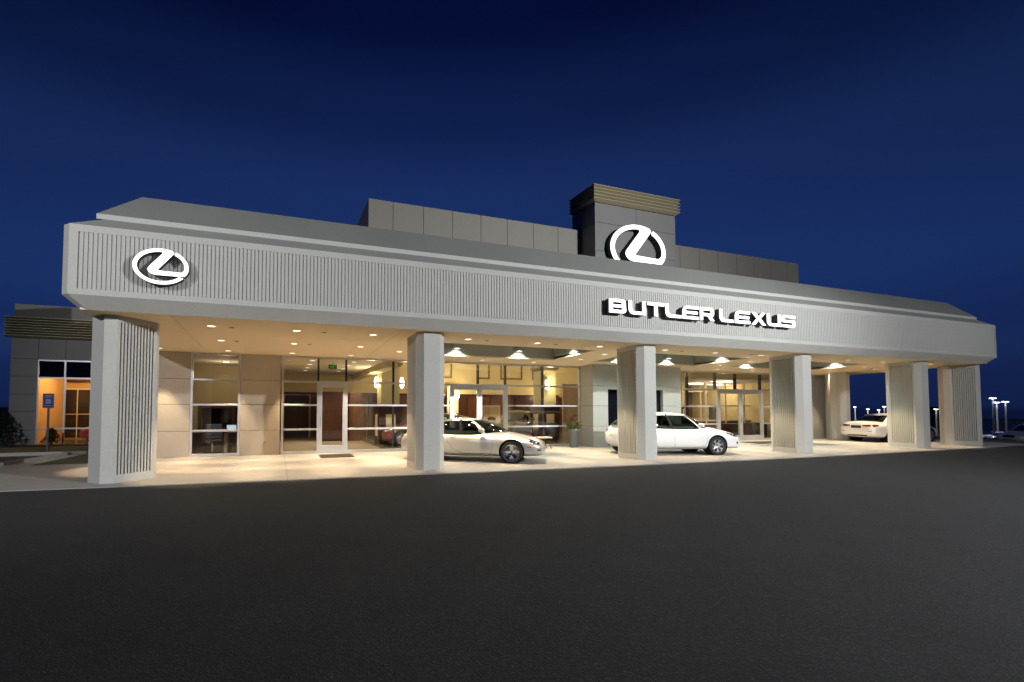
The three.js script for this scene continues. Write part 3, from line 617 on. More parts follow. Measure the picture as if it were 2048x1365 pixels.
{
  const left = thing('emblem_sign', 'glowing white oval emblem on the left end of the ribbed fascia', 'sign', 'oval emblem signs', [-5.09, 4.6, 0.45]);
  const c1 = channel(emblemShape(0.515), 0.14, left, 'emblem'); c1.position.z = 0.05;
  mesh('bracket', [box(-0.5, -0.46, -0.02, 0.02, -0.055, 0), box(-0.1, -0.06, -0.17, -0.13, -0.055, 0), box(0.45, 0.49, 0.0, 0.04, -0.055, 0)], M.black, c1);
  const top = thing('emblem_sign', 'larger glowing white oval emblem on the grey tower, its foot hidden by the roof edge', 'sign', 'oval emblem signs', [12.06, 8.56, -4.65]);
  const c2 = channel(emblemShape(1.5), 0.2, top, 'emblem'); c2.position.z = 0.1;
  mesh('bracket', [box(-1.42, -1.34, -0.05, 0.05, -0.11, 0), box(0.1, 0.2, -0.45, -0.36, -0.11, 0), box(1.3, 1.38, 0.0, 0.08, -0.11, 0)], M.black, c2);
}
// handicapped parking sign
{
  const o = thing('parking_sign', 'small blue parking sign on a grey post at the far left', 'sign', undefined, [-10.6, 0.05, -8.9]);
  mesh('post', box(-0.03, 0.03, 0, 2.0, -0.02, 0.02), std({ color: lin(0.1, 0.11, 0.13), roughness: 0.6 }), o);
  const cv = document.createElement('canvas'); cv.width = 96; cv.height = 160; const c = cv.getContext('2d');
  c.fillStyle = '#0a2270'; c.fillRect(0, 0, 96, 160); c.strokeStyle = '#5a74b8'; c.lineWidth = 4; c.strokeRect(5, 5, 86, 150);
  c.fillStyle = '#8fa3cf'; c.fillRect(16, 18, 64, 7); c.fillRect(16, 34, 64, 7); c.fillRect(16, 132, 64, 6);
  c.fillRect(26, 62, 44, 50); c.fillStyle = '#0a2270'; c.beginPath(); c.arc(46, 92, 13, 0, 7); c.fill(); c.fillStyle = '#8fa3cf'; c.beginPath(); c.arc(46, 92, 8, 0, 7); c.fill();
  const t = new THREE.CanvasTexture(cv); t.colorSpace = THREE.SRGBColorSpace;
  mesh('sign_plate', rbox(-0.17, 0.17, 1.55, 2.08, 0.021, 0.03, 0.004, 1), std({ color: lin(0.02, 0.06, 0.3), roughness: 0.4 }), o);
  mesh('sign_print', new THREE.PlaneGeometry(0.33, 0.52).translate(0, 1.815, 0.033), std({ map: t, roughness: 0.4 }), o);
}
// ---------------------------------------------------------------- cars
// A car body is a loft of rounded sections along x (nose at +x); the greenhouse is a band of glass and pillars under a roof.
function smoothTable(rows) {                                            // monotone cubic through [x, ...values]
  const n = rows.length, k = rows[0].length - 1, m = rows.map(() => new Array(k).fill(0));
  for (let c = 1; c <= k; c++) for (let i = 0; i < n; i++) {
    const s0 = i ? (rows[i][c] - rows[i - 1][c]) / (rows[i][0] - rows[i - 1][0]) : null, s1 = i < n - 1 ? (rows[i + 1][c] - rows[i][c]) / (rows[i + 1][0] - rows[i][0]) : null;
    m[i][c - 1] = s0 === null ? s1 : s1 === null ? s0 : s0 * s1 <= 0 ? 0 : 2 * s0 * s1 / (s0 + s1);
  }
  return (x) => {
    x = Math.max(rows[0][0], Math.min(rows[n - 1][0], x));
    let i = 0; while (i < n - 2 && x > rows[i + 1][0]) i++;
    const h = rows[i + 1][0] - rows[i][0], t = (x - rows[i][0]) / h, t2 = t * t, t3 = t2 * t;
    return Array.from({ length: k }, (_, c) => (2 * t3 - 3 * t2 + 1) * rows[i][c + 1] + (t3 - 2 * t2 + t) * h * m[i][c] + (-2 * t3 + 3 * t2) * rows[i + 1][c + 1] + (t3 - t2) * h * m[i + 1][c]);
  };
}
const carParts = {
  tyre: std({ color: lin(0.012, 0.012, 0.013), roughness: 0.75 }),
  cavity: std({ color: lin(0.004, 0.004, 0.004), roughness: 1 }),
  window: phy({ color: lin(0.22, 0.26, 0.24), roughness: 0, transmission: 1, thickness: 0, ior: 1.5 }),
  windowDark: phy({ color: lin(0.01, 0.011, 0.012), roughness: 0.03, clearcoat: 1 }),
  cabin: std({ color: lin(0.03, 0.028, 0.025), roughness: 0.8 }),
  seat: std({ color: lin(0.22, 0.18, 0.12), roughness: 0.7 }),
  lampGlass: phy({ color: lin(0.3, 0.31, 0.33), roughness: 0.12, metalness: 0.7, clearcoat: 1 }),
  tail: phy({ color: lin(0.22, 0.008, 0.008), roughness: 0.1, clearcoat: 1 }),
  tailClear: phy({ color: lin(0.55, 0.4, 0.4), roughness: 0.15, clearcoat: 1 }),
  amber: phy({ color: lin(0.55, 0.14, 0.02), roughness: 0.15, clearcoat: 1 }),
  seam: std({ color: lin(0.01, 0.01, 0.01), roughness: 0.9 }),
  grille: std({ color: lin(0.03, 0.03, 0.032), roughness: 0.3, metalness: 0.6 }),
  plate: std({ color: lin(0.7, 0.7, 0.68), roughness: 0.5 }),
  rimSilver: std({ color: lin(0.62, 0.62, 0.64), roughness: 0.2, metalness: 0.9 }),
};
const paint = (r, g, b, metal = 0.0, rough = 0.35) => phy({ color: lin(r, g, b), metalness: metal, roughness: rough, clearcoat: 1, clearcoatRoughness: 0.03 });
const csg = new Evaluator(); csg.attributes = ['position', 'normal']; csg.useGroups = false;
const rimCache = {};
function wheelGeos(R, rim, width, spokes, gap) {
  const key = [R, rim, width, spokes, gap].join();
  if (rimCache[key]) return rimCache[key];
  const w = width / 2, side = R - rim;
  const tyre = new THREE.LatheGeometry([[rim - 0.01, -w * 0.8], [rim, -w * 0.92], [rim + side * 0.35, -w], [rim + side * 0.8, -w * 0.97], [R - 0.006, -w * 0.82], [R, -w * 0.6], [R, w * 0.6], [R - 0.006, w * 0.82], [rim + side * 0.8, w * 0.97], [rim + side * 0.35, w], [rim, w * 0.92], [rim - 0.01, w * 0.8]].map(([r, y]) => new THREE.Vector2(r, y)), 40).rotateX(Math.PI / 2);
  const sh = new THREE.Shape(); sh.absarc(0, 0, rim + 0.004, 0, Math.PI * 2);
  for (let i = 0; i < spokes; i++) {
    const a0 = i / spokes * Math.PI * 2 + gap, a1 = (i + 1) / spokes * Math.PI * 2 - gap, r1 = rim - 0.022, r0 = rim * 0.36, p = new THREE.Path(), m = (a0 + a1) / 2;
    const c = (r, a) => [r * Math.cos(a), r * Math.sin(a)];
    const pts = [[...c(r0, m), 0.012], [...c(r1 * 0.93, a0), 0.02], ...steps(a0 + 0.04, a1 - 0.04, 4).map((a) => c(r1, a)), [...c(r1 * 0.93, a1), 0.02]];
    roundPoly(pts, p); sh.holes.push(p);
  }
  const face = new THREE.ExtrudeGeometry(sh, { depth: 0.02, bevelEnabled: true, bevelThickness: 0.008, bevelSize: 0.006, bevelOffset: -0.006, bevelSegments: 2, curveSegments: 36 });
  const fp = face.attributes.position; for (let i = 0; i < fp.count; i++) { const r = Math.hypot(fp.getX(i), fp.getY(i)) / rim; fp.setZ(i, fp.getZ(i) + w * 0.62 - 0.03 * (1 - r) * 1.2 + 0.02 * Math.max(0, 0.3 - r)); }
  face.computeVertexNormals();
  const barrel = new THREE.LatheGeometry([[rim - 0.004, -w * 0.85], [rim - 0.035, -w * 0.4], [rim - 0.035, w * 0.5], [rim - 0.01, w * 0.75], [rim + 0.006, w * 0.9], [rim + 0.01, w * 0.86]].map(([r, y]) => new THREE.Vector2(r, y)), 40).rotateX(Math.PI / 2);
  const hub = new THREE.CylinderGeometry(rim * 0.14, rim * 0.16, 0.02, 20).rotateX(Math.PI / 2).translate(0, 0, w * 0.6 + 0.01);
  const disc = new THREE.CylinderGeometry(rim * 0.78, rim * 0.78, 0.02, 32).rotateX(Math.PI / 2).translate(0, 0, w * 0.1);
  const back = new THREE.CircleGeometry(rim - 0.03, 32).translate(0, 0, -w * 0.2);
  return rimCache[key] = { tyre, rim: merge([face, barrel, hub]), disc, back };
}
function car(spec, name, label, group, pos, heading) {
  const o = thing(name, label, 'car', group, pos, -heading);
  const { rows, nu = 2.8, nl = 5, km = 0.5 } = spec, T = smoothTable(rows), x0 = rows[0][0], x1 = rows[rows.length - 1][0];
  const at = (x) => { const [yb, yt, W] = T(x); return { yb, yt, W, ym: yb + (yt - yb) * km }; };
  const NX = spec.low ? 44 : 96, NT = spec.low ? 24 : 44;
  const sect = (x, th) => {                                            // th -90 bottom .. 90 top
    const { yb, yt, W, ym } = at(x), c = Math.abs(Math.cos(th)), s = Math.sin(th), n = s >= 0 ? nu : nl;
    return [x, ym + (s >= 0 ? (yt - ym) : (ym - yb)) * Math.sign(s) * Math.pow(Math.abs(s), 2 / n), W * Math.pow(c, 2 / n)];
  };
  const inside = (x, y, z) => { if (x < x0 || x > x1) return false; const { yb, yt, W, ym } = at(x); const n = y > ym ? nu : nl, h = y > ym ? yt - ym : ym - yb; return Math.pow(Math.abs(z) / W, n) + Math.pow(Math.abs(y - ym) / h, n) < 1; };
  const topY = (x, z) => { const { yt, W, ym } = at(x); const q = Math.min(0.999, Math.abs(z) / W); return ym + (yt - ym) * Math.pow(1 - Math.pow(q, nu), 1 / nu); };
  const hitSurface = (p, d, off = 0.004) => {                          // from outside point p along d
    let t = 0; const q = p.slice();
    for (let i = 0; i < 260; i++) { if (inside(p[0] + d[0] * t, p[1] + d[1] * t, p[2] + d[2] * t)) break; t += 0.008; }
    let lo = t - 0.008, hi = t; for (let i = 0; i < 14; i++) { const m = (lo + hi) / 2; if (inside(p[0] + d[0] * m, p[1] + d[1] * m, p[2] + d[2] * m)) hi = m; else lo = m; }
    return [0, 1, 2].map((k) => p[k] + d[k] * (lo - off));
  };
  // body
  const pos3 = [], ix = [], xs = [];
  for (let i = 0; i <= NX; i++) { const u = i / NX; xs.push(x0 + (x1 - x0) * (0.5 - 0.5 * Math.cos(Math.PI * (0.035 + 0.93 * u)) - (0.5 - 0.5 * Math.cos(Math.PI * 0.035))) / (1 - 2 * (0.5 - 0.5 * Math.cos(Math.PI * 0.035)))); }
  const ring = [];
  for (let j = 0; j < NT; j++) ring.push(-Math.PI / 2 + Math.PI * j / NT * 1); ring.push(Math.PI / 2);
  const NR = 2 * NT;
  for (const x of xs) {
    for (let j = 0; j <= NT; j++) pos3.push(...sect(x, ring[j]));
    for (let j = NT - 1; j > 0; j--) { const q = sect(x, ring[j]); pos3.push(q[0], q[1], -q[2]); }
  }
  for (let i = 0; i < NX; i++) for (let j = 0; j < NR; j++) { const a = i * NR + j, b = i * NR + (j + 1) % NR, c = a + NR, d = b + NR; ix.push(a, b, c, b, d, c); }
  for (const [i, f] of [[0, 1], [NX, -1]]) { const c = pos3.length / 3, y = at(xs[i]).ym; pos3.push(xs[i], y, 0); for (let j = 0; j < NR; j++) { const a = i * NR + j, b = i * NR + (j + 1) % NR; f > 0 ? ix.push(c, b, a) : ix.push(c, a, b); } }
  let g = new THREE.BufferGeometry(); g.setAttribute('position', new THREE.Float32BufferAttribute(pos3, 3)); g.setIndex(ix); g.computeVertexNormals();
  const { wb, R, arch = R + 0.05, track, tw = 0.22 } = spec, axles = [0, -wb];
  let brush = new Brush(g); brush.updateMatrixWorld();
  for (const ax of axles) for (const s of [-1, 1]) {
    const c = new Brush(new THREE.CylinderGeometry(arch, arch, 0.6, 40).rotateX(Math.PI / 2)); c.position.set(ax, R + 0.015, s * (track + 0.2)); c.updateMatrixWorld();
    brush = csg.evaluate(brush, c, SUBTRACTION);
  }
  const bodyGeo = brush.geometry; bodyGeo.setAttribute('uv', new THREE.BufferAttribute(new Float32Array(bodyGeo.attributes.position.count * 2), 2));
  const body = mesh('body', bodyGeo, spec.paint, o);
  // wheel wells, lips
  for (const ax of axles) {
    for (const s of [-1, 1]) mesh('wheel_well', [new THREE.CylinderGeometry(arch - 0.004, arch - 0.004, 0.3, 30, 1, true).rotateX(Math.PI / 2).translate(ax, R + 0.015, s * (track - 0.06)), new THREE.CircleGeometry(arch - 0.004, 30).translate(ax, R + 0.015, s * (track - 0.2))], carParts.cavity, o);
  }
  // greenhouse
  const G = spec.cabin, MB = G.m ?? 5, NTt = spec.low ? 48 : 144, NS = spec.low ? 3 : 8;
  const sgn = (v, e) => Math.sign(v) * Math.pow(Math.abs(v), e);
  const base = (t) => { const c = Math.cos(t), s = Math.sin(t), x = (G.bx0 + G.bx1) / 2 + (G.bx1 - G.bx0) / 2 * sgn(c, 2 / MB) , z = G.bw * sgn(s, 2 / (c > 0 ? G.mf ?? MB : G.mr ?? MB)); const W = at(x).W; const zz = Math.sign(z) * Math.min(Math.abs(z), W * 0.93); return [x + (G.bow ?? 0.16) * (c > 0 ? 1 : -1) * (1 - Math.pow(Math.abs(z) / G.bw, 2)) * Math.pow(Math.abs(c), 4), topY(x, zz) - 0.012, zz]; };
  const roofY = (x, z) => { const u = (x - G.tc) / (x > G.tc ? G.tx1 - G.tc : G.tc - G.tx0); return G.h - (x > G.tc ? G.df : G.dr) * u * u - 0.05 * Math.pow(Math.abs(z) / G.tw, 2.4); };
  const crown = (t) => { const c = Math.cos(t), s = Math.sin(t), x = (G.tx0 + G.tx1) / 2 + (G.tx1 - G.tx0) / 2 * sgn(c, 2 / MB), z = G.tw * sgn(s, 2 / MB); const xx = x + 0.09 * (c > 0 ? 1 : -1) * (1 - Math.pow(Math.abs(z) / G.tw, 2)) * Math.pow(Math.abs(c), 4); return [xx, roofY(xx, z), z]; };
  const bandPt = (t, s) => { const a = base(t), b = crown(t), bul = (G.bulge ?? 0.05) * 4 * s * (1 - s); const nx = Math.cos(t), nz = Math.sin(t); return [a[0] + (b[0] - a[0]) * s + nx * bul * 0.9, a[1] + (b[1] - a[1]) * s + bul * 0.35, a[2] + (b[2] - a[2]) * s + nz * bul * 0.75]; };
  function band(t0, t1, s0, s1, inset = 0) {
    const p = [], q = [], n = Math.max(2, Math.round((t1 - t0) / (Math.PI * 2) * NTt));
    for (let i = 0; i <= n; i++) for (let j = 0; j <= NS; j++) { const t = t0 + (t1 - t0) * i / n, v = bandPt(t, s0 + (s1 - s0) * j / NS); p.push(v[0] - Math.cos(t) * inset, v[1], v[2] - Math.sin(t) * inset); }
    for (let i = 0; i < n; i++) for (let j = 0; j < NS; j++) { const a = i * (NS + 1) + j, b = a + NS + 1; q.push(a, a + 1, b, b, a + 1, b + 1); }
    const gg = new THREE.BufferGeometry(); gg.setAttribute('position', new THREE.Float32BufferAttribute(p, 3)); gg.setIndex(q); gg.computeVertexNormals(); return gg;
  }
  const D = Math.PI / 180, rail = G.rail ?? 0.9, sill = G.sill ?? 0.04, win = spec.darkGlass ? carParts.windowDark : carParts.window;
  // t breaks in degrees for one side: windscreen edge, A pillar end, [window ends ...], rear window start
  const W = G.breaks;                                                  // e.g. [34, 40, 84, 90, 128, 142]
  mesh('windscreen', band(-W[0] * D, W[0] * D, sill, rail, 0.004), win, o);
  mesh('rear_window', band((W[W.length - 1]) * D, (360 - W[W.length - 1]) * D, sill, G.railRear ?? rail, 0.004), win, o);
  const pill = [];
  for (const s of [1, -1]) {
    const f = (a, b) => s > 0 ? [a * D, b * D] : [-b * D, -a * D];
    for (let i = 1; i + 1 < W.length - 1; i += 2) mesh('side_window', band(...f(W[i], W[i + 1]), sill + 0.02, rail - 0.02, 0.004), spec.darkSides ? carParts.windowDark : win, o);
    for (let i = 0; i + 1 < W.length; i += 2) pill.push([f(W[i], W[i + 1]), i]);
  }
  const bp = spec.blackPillar ? pill.filter(([, i]) => i > 0 && i < W.length - 2) : [];
  mesh('pillars', [...pill.filter((p) => !bp.includes(p)).map(([r]) => band(...r, -0.02, 1)), band(-W[0] * D, W[0] * D, rail, 1), band(W[W.length - 1] * D, (360 - W[W.length - 1]) * D, G.railRear ?? rail, 1), ...[1, -1].flatMap((s) => { const out = []; for (let i = 1; i + 1 < W.length - 1; i += 2) { const r = s > 0 ? [W[i] * D, W[i + 1] * D] : [-W[i + 1] * D, -W[i] * D]; out.push(band(...r, rail - 0.02, 1)); } return out; })], spec.paint, o);
  mesh('window_trim', [band(-W[0] * D, W[0] * D, -0.04, sill), band(W[W.length - 1] * D, (360 - W[W.length - 1]) * D, -0.04, sill), ...[1, -1].flatMap((s) => { const out = []; for (let i = 1; i + 1 < W.length - 1; i += 2) { const r = s > 0 ? [W[i] * D, W[i + 1] * D] : [-W[i + 1] * D, -W[i] * D]; out.push(band(...r, -0.04, sill + 0.02)); } return out; }), ...bp.map(([r]) => band(...r, -0.02, 1))], carParts.seam, o);
  {
    const p = [], q = [], n = spec.low ? 40 : 96, m = spec.low ? 5 : 10;
    for (let j = 0; j <= m; j++) for (let i = 0; i < n; i++) { const c = crown(i / n * Math.PI * 2), k = 1 - j / m, x = G.tc + (c[0] - G.tc) * k, z = c[2] * k; p.push(x, roofY(x, z), z); }
    for (let j = 0; j < m; j++) for (let i = 0; i < n; i++) { const a = j * n + i, b = j * n + (i + 1) % n; q.push(a, a + n, b, b, a + n, b + n); }
    const gg = new THREE.BufferGeometry(); gg.setAttribute('position', new THREE.Float32BufferAttribute(p, 3)); gg.setIndex(q); gg.computeVertexNormals();
    mesh('roof', gg, spec.paint, o);
  }
  if (!spec.low) {
    // cabin: dark tub over the body, dashboard, four seats with headrests
    const p = [], q = [], n = 64;
    for (const k of [1, 0.5, 0.02]) for (let i = 0; i < n; i++) { const b = base(i / n * Math.PI * 2), cx = (G.bx0 + G.bx1) / 2, x = cx + (b[0] - cx) * k * 0.985, z = b[2] * k * 0.985; p.push(x, topY(x, z) + 0.014, z); }
    for (let j = 0; j < 2; j++) for (let i = 0; i < n; i++) { const a = j * n + i, b = j * n + (i + 1) % n; q.push(a, a + n, b, b, a + n, b + n); }
    const gg = new THREE.BufferGeometry(); gg.setAttribute('position', new THREE.Float32BufferAttribute(p, 3)); gg.setIndex(q); gg.computeVertexNormals();
    mesh('cabin', gg, carParts.cabin, o);
    for (const sx of G.seats) for (const s of [-1, 1]) {
      const y = topY(sx, 0.3);
      mesh('seat', [new RoundedBoxGeometry(0.14, 0.3, 0.46, 3, 0.06).rotateZ(0.25).translate(sx, y + 0.06, s * 0.36), new RoundedBoxGeometry(0.09, 0.15, 0.26, 3, 0.04).rotateZ(0.2).translate(sx - 0.06, y + 0.26, s * 0.36)], carParts.seat, o);
    }
    mesh('steering_wheel', new THREE.TorusGeometry(0.17, 0.014, 8, 24).rotateY(Math.PI / 2).rotateZ(0.4).translate(G.seats[0] + 0.55, topY(G.seats[0] + 0.5, 0.3) + 0.06, -0.36), carParts.cabin, o);
  }
  // wheels
  const wg = wheelGeos(R, spec.rim, tw, spec.spokes ?? 5, spec.gap ?? 0.2);
  for (const ax of axles) for (const s of [-1, 1]) {
    const w = sub('wheel', o); w.position.set(ax, R, s * (track)); if (s < 0) w.rotation.y = Math.PI; w.rotation.z = ax * 0.7 + 0.3;
    mesh('tyre', wg.tyre, carParts.tyre, w); mesh('rim', wg.rim, spec.rimMat ?? carParts.rimSilver, w); mesh('brake_disc', wg.disc, M.steel, w); mesh('wheel_back', wg.back, carParts.cavity, w);
  }
  // patches laid on the body: outline [[u, v], ...] in a view ('side' x,y seen from +-z, 'front' z,y seen from +x, 'rear' z,y seen from -x)
  function patch(view, outline, mat, nm, side = 1, off = 0.004) {
    const cu = outline.reduce((a, p) => a + p[0], 0) / outline.length, cv = outline.reduce((a, p) => a + p[1], 0) / outline.length, fine = [];
    outline.forEach(([u, v], i) => { const [u2, v2] = outline[(i + 1) % outline.length]; for (let k = 0; k < 4; k++) fine.push([u + (u2 - u) * k / 4, v + (v2 - v) * k / 4]); });
    const p = [], q = [], n = fine.length, m = 5;
    const lift = (u, v, k) => view === 'side' ? hitSurface([u, v, side * 1.4], [0, 0, -side], off * k) : view === 'front' ? hitSurface([x1 + 0.3, v, u * side], [-1, 0, 0], off * k) : hitSurface([x0 - 0.3, v, u * side], [1, 0, 0], off * k);
    for (let j = 0; j <= m; j++) fine.forEach(([u, v]) => { const k = 1 - j / m * 0.98; p.push(...lift(cu + (u - cu) * k, cv + (v - cv) * k, j ? 1 : -0.6)); });
    for (let j = 0; j < m; j++) for (let i = 0; i < n; i++) { const a = j * n + i, b = j * n + (i + 1) % n; q.push(a, a + n, b, b, a + n, b + n); }
    const gg = new THREE.BufferGeometry(); gg.setAttribute('position', new THREE.Float32BufferAttribute(p, 3)); gg.setIndex(q); gg.computeVertexNormals();
    return mesh(nm, gg, mat, o);
  }
  function seam(pts, side, width = 0.007) {                            // a shut line on the side
    const c = new THREE.CatmullRomCurve3(pts.map(([x, y]) => V(x, y, 0))), n = 26, p = [], q = [];
    for (let i = 0; i <= n; i++) { const a = c.getPoint(i / n), t = c.getTangent(i / n); for (const k of [-1, 1]) { const u = a.x - t.y * k * width / 2, v = a.y + t.x * k * width / 2; p.push(...hitSurface([u, v, side * 1.4], [0, 0, -side], 0.0025)); } }
    for (let i = 0; i < n; i++) q.push(i * 2, i * 2 + 1, i * 2 + 2, i * 2 + 2, i * 2 + 1, i * 2 + 3);
    const gg = new THREE.BufferGeometry(); gg.setAttribute('position', new THREE.Float32BufferAttribute(p, 3)); gg.setIndex(q); gg.computeVertexNormals(); return gg;
  }
  const P = spec.patches ?? {};
  for (const [nm, view, outline, mat, both = true] of P.list ?? []) for (const s of both ? [1, -1] : [1]) patch(view, outline, carParts[mat] ?? M[mat], nm, s);
  if (!spec.low) for (const s of [1, -1]) for (const [lx, ly, lr] of P.bulbs ?? []) { const q = hitSurface([lx, ly, s * 1.4], [0, 0, -s], 0.0); mesh('lamp_reflector', new THREE.SphereGeometry(lr, 18, 12).scale(1, 1, 0.35).translate(q[0], q[1], q[2]), M.chrome, o); }
  if (P.seams && !spec.low) for (const s of [1, -1]) mesh('door_gap', P.seams.map((l) => seam(l, s)), carParts.seam, o);
  if (!spec.low) for (const s of [1, -1]) {
    for (const [hx, hy] of P.handles ?? []) { const q = hitSurface([hx, hy, s * 1.4], [0, 0, -s], 0.012); mesh('door_handle', new THREE.CapsuleGeometry(0.016, 0.15, 4, 10).rotateZ(Math.PI / 2).translate(...q), spec.paint, o); }
    if (P.mirror) { const [mx, my, mz] = P.mirror; mesh('mirror', [new THREE.SphereGeometry(1, 20, 14).scale(0.1, 0.075, 0.125).translate(mx, my, s * mz), rbox(mx - 0.03, mx + 0.04, my - 0.07, my - 0.02, s > 0 ? mz - 0.16 : -mz, s > 0 ? mz : -mz + 0.16, 0.01, 1)], spec.paint, o); }
  }
  return o;
}
// --- the shapes seen in the photograph (front axle at x = 0)
const coupeShape = (p) => ({
  paint: p, wb: 2.62, R: 0.328, track: 0.79, rim: 0.24, rimMat: M.chrome, spokes: 5, gap: 0.27, nu: 2.5, nl: 4.5, km: 0.52,
  rows: [[-3.56, 0.42, 0.62, 0.42], [-3.53, 0.34, 0.74, 0.6], [-3.42, 0.27, 0.86, 0.74], [-3.2, 0.21, 0.95, 0.83], [-2.62, 0.17, 1.0, 0.905], [-1.9, 0.16, 0.985, 0.912], [-1.0, 0.16, 0.965, 0.912], [-0.55, 0.16, 0.95, 0.912], [0, 0.17, 0.875, 0.905], [0.4, 0.19, 0.79, 0.87], [0.7, 0.2, 0.71, 0.79], [0.88, 0.24, 0.63, 0.66], [0.955, 0.31, 0.54, 0.5], [0.97, 0.36, 0.49, 0.4]],
  blackPillar: true,
  cabin: { bx0: -3.1, bx1: -0.42, bw: 0.8, tx0: -2.2, tx1: -1.12, tc: -1.55, tw: 0.57, h: 1.335, df: 0.04, dr: 0.08, m: 2.7, mf: 4, mr: 2.7, breaks: [50, 57, 84, 87, 122, 140], rail: 0.93, bulge: 0.075, bow: 0.24, seats: [-1.62, -2.25] },
  patches: {
    list: [
      ['headlamp', 'side', [[0.42, 0.66], [0.6, 0.6], [0.82, 0.53], [0.86, 0.6], [0.74, 0.66], [0.5, 0.73]], 'lampGlass'],
      ['grille', 'front', [[-0.27, 0.59], [-0.2, 0.46], [0.2, 0.46], [0.27, 0.59], [0.14, 0.62], [-0.14, 0.62]], 'grille', false],
      ['air_intake', 'front', [[-0.42, 0.4], [-0.38, 0.32], [0.38, 0.32], [0.42, 0.4]], 'grille', false],
      ['fog_lamp', 'side', [[0.72, 0.36], [0.86, 0.36], [0.86, 0.43], [0.74, 0.43]], 'lampGlass'],
      ['side_marker', 'side', [[0.44, 0.47], [0.6, 0.47], [0.58, 0.5], [0.46, 0.5]], 'amber'],
      ['tail_lamp', 'rear', [[0.32, 0.82], [0.34, 0.68], [0.62, 0.66], [0.66, 0.8]], 'tail'],
      ['number_plate', 'rear', [[-0.16, 0.6], [0.16, 0.6], [0.16, 0.7], [-0.16, 0.7]], 'plate', false],
    ],
    seams: [[[-0.62, 0.86], [-0.56, 0.6], [-0.6, 0.36], [-0.64, 0.26]], [[-1.95, 0.9], [-1.96, 0.7], [-1.82, 0.45], [-1.5, 0.28]], [[-0.64, 0.27], [-1.1, 0.26], [-1.52, 0.275]], [[-0.2, 0.88], [0.2, 0.8], [0.55, 0.7]]],
    handles: [[-1.78, 0.74]], mirror: [-0.88, 0.985, 0.99], bulbs: [[0.55, 0.655, 0.05], [0.66, 0.625, 0.045], [0.76, 0.59, 0.045], [0.62, 0.585, 0.03]],
  },
});
const hatchShape = (p, extra = {}) => ({
  paint: p, wb: 2.7, R: 0.325, track: 0.77, rim: 0.225, spokes: 7, gap: 0.2, nu: 2.9, nl: 4.5, km: 0.5,
  rows: [[-3.45, 0.45, 0.7, 0.42], [-3.42, 0.37, 0.84, 0.6], [-3.35, 0.3, 0.96, 0.72], [-3.22, 0.24, 1.06, 0.81], [-2.7, 0.19, 1.09, 0.885], [-1.9, 0.18, 1.06, 0.892], [-1.0, 0.18, 1.03, 0.892], [-0.5, 0.18, 1.015, 0.892], [-0.1, 0.18, 0.985, 0.89], [0.35, 0.19, 0.9, 0.86], [0.72, 0.19, 0.81, 0.79], [0.95, 0.2, 0.72, 0.68], [1.06, 0.25, 0.6, 0.54], [1.08, 0.3, 0.54, 0.44]],
  cabin: { bx0: -3.18, bx1: -0.18, bw: 0.775, tx0: -2.72, tx1: -0.9, tc: -1.65, tw: 0.58, h: 1.515, df: 0.07, dr: 0.08, m: 4, mf: 5, breaks: [50, 55, 89.6, 89.97, 121, 124, 131, 143], rail: 0.9, bulge: 0.04, bow: 0.2, seats: [-1.5, -2.35] },
  blackPillar: true,
  patches: {
    list: [
      ['headlamp', 'side', [[0.36, 0.76], [0.62, 0.66], [0.88, 0.6], [0.9, 0.68], [0.72, 0.74], [0.46, 0.81]], 'lampGlass'],
      ['grille', 'front', [[-0.3, 0.66], [-0.34, 0.5], [0.34, 0.5], [0.3, 0.66], [0.16, 0.69], [-0.16, 0.69]], 'grille', false],
      ['air_intake', 'front', [[-0.46, 0.38], [-0.4, 0.29], [0.4, 0.29], [0.46, 0.38]], 'grille', false],
      ['fog_lamp', 'side', [[0.78, 0.38], [0.88, 0.38], [0.88, 0.47], [0.78, 0.47]], 'grille'],
      ['tail_lamp', 'rear', [[0.36, 0.95], [0.38, 0.78], [0.68, 0.76], [0.7, 0.92]], 'tail'],
      ['number_plate', 'rear', [[-0.16, 0.62], [0.16, 0.62], [0.16, 0.73], [-0.16, 0.73]], 'plate', false],
    ],
    seams: [[[-0.42, 0.92], [-0.38, 0.6], [-0.46, 0.3]], [[-1.58, 0.95], [-1.6, 0.6], [-1.58, 0.28]], [[-2.5, 0.95], [-2.42, 0.68], [-2.28, 0.5], [-2.2, 0.3]], [[-0.46, 0.3], [-1.2, 0.275], [-2.2, 0.3]]],
    handles: [[-1.4, 0.86], [-2.3, 0.89]], mirror: [-0.68, 1.06, 0.97], bulbs: [[0.6, 0.7, 0.045], [0.72, 0.67, 0.045], [0.82, 0.64, 0.03]],
  }, ...extra,
});
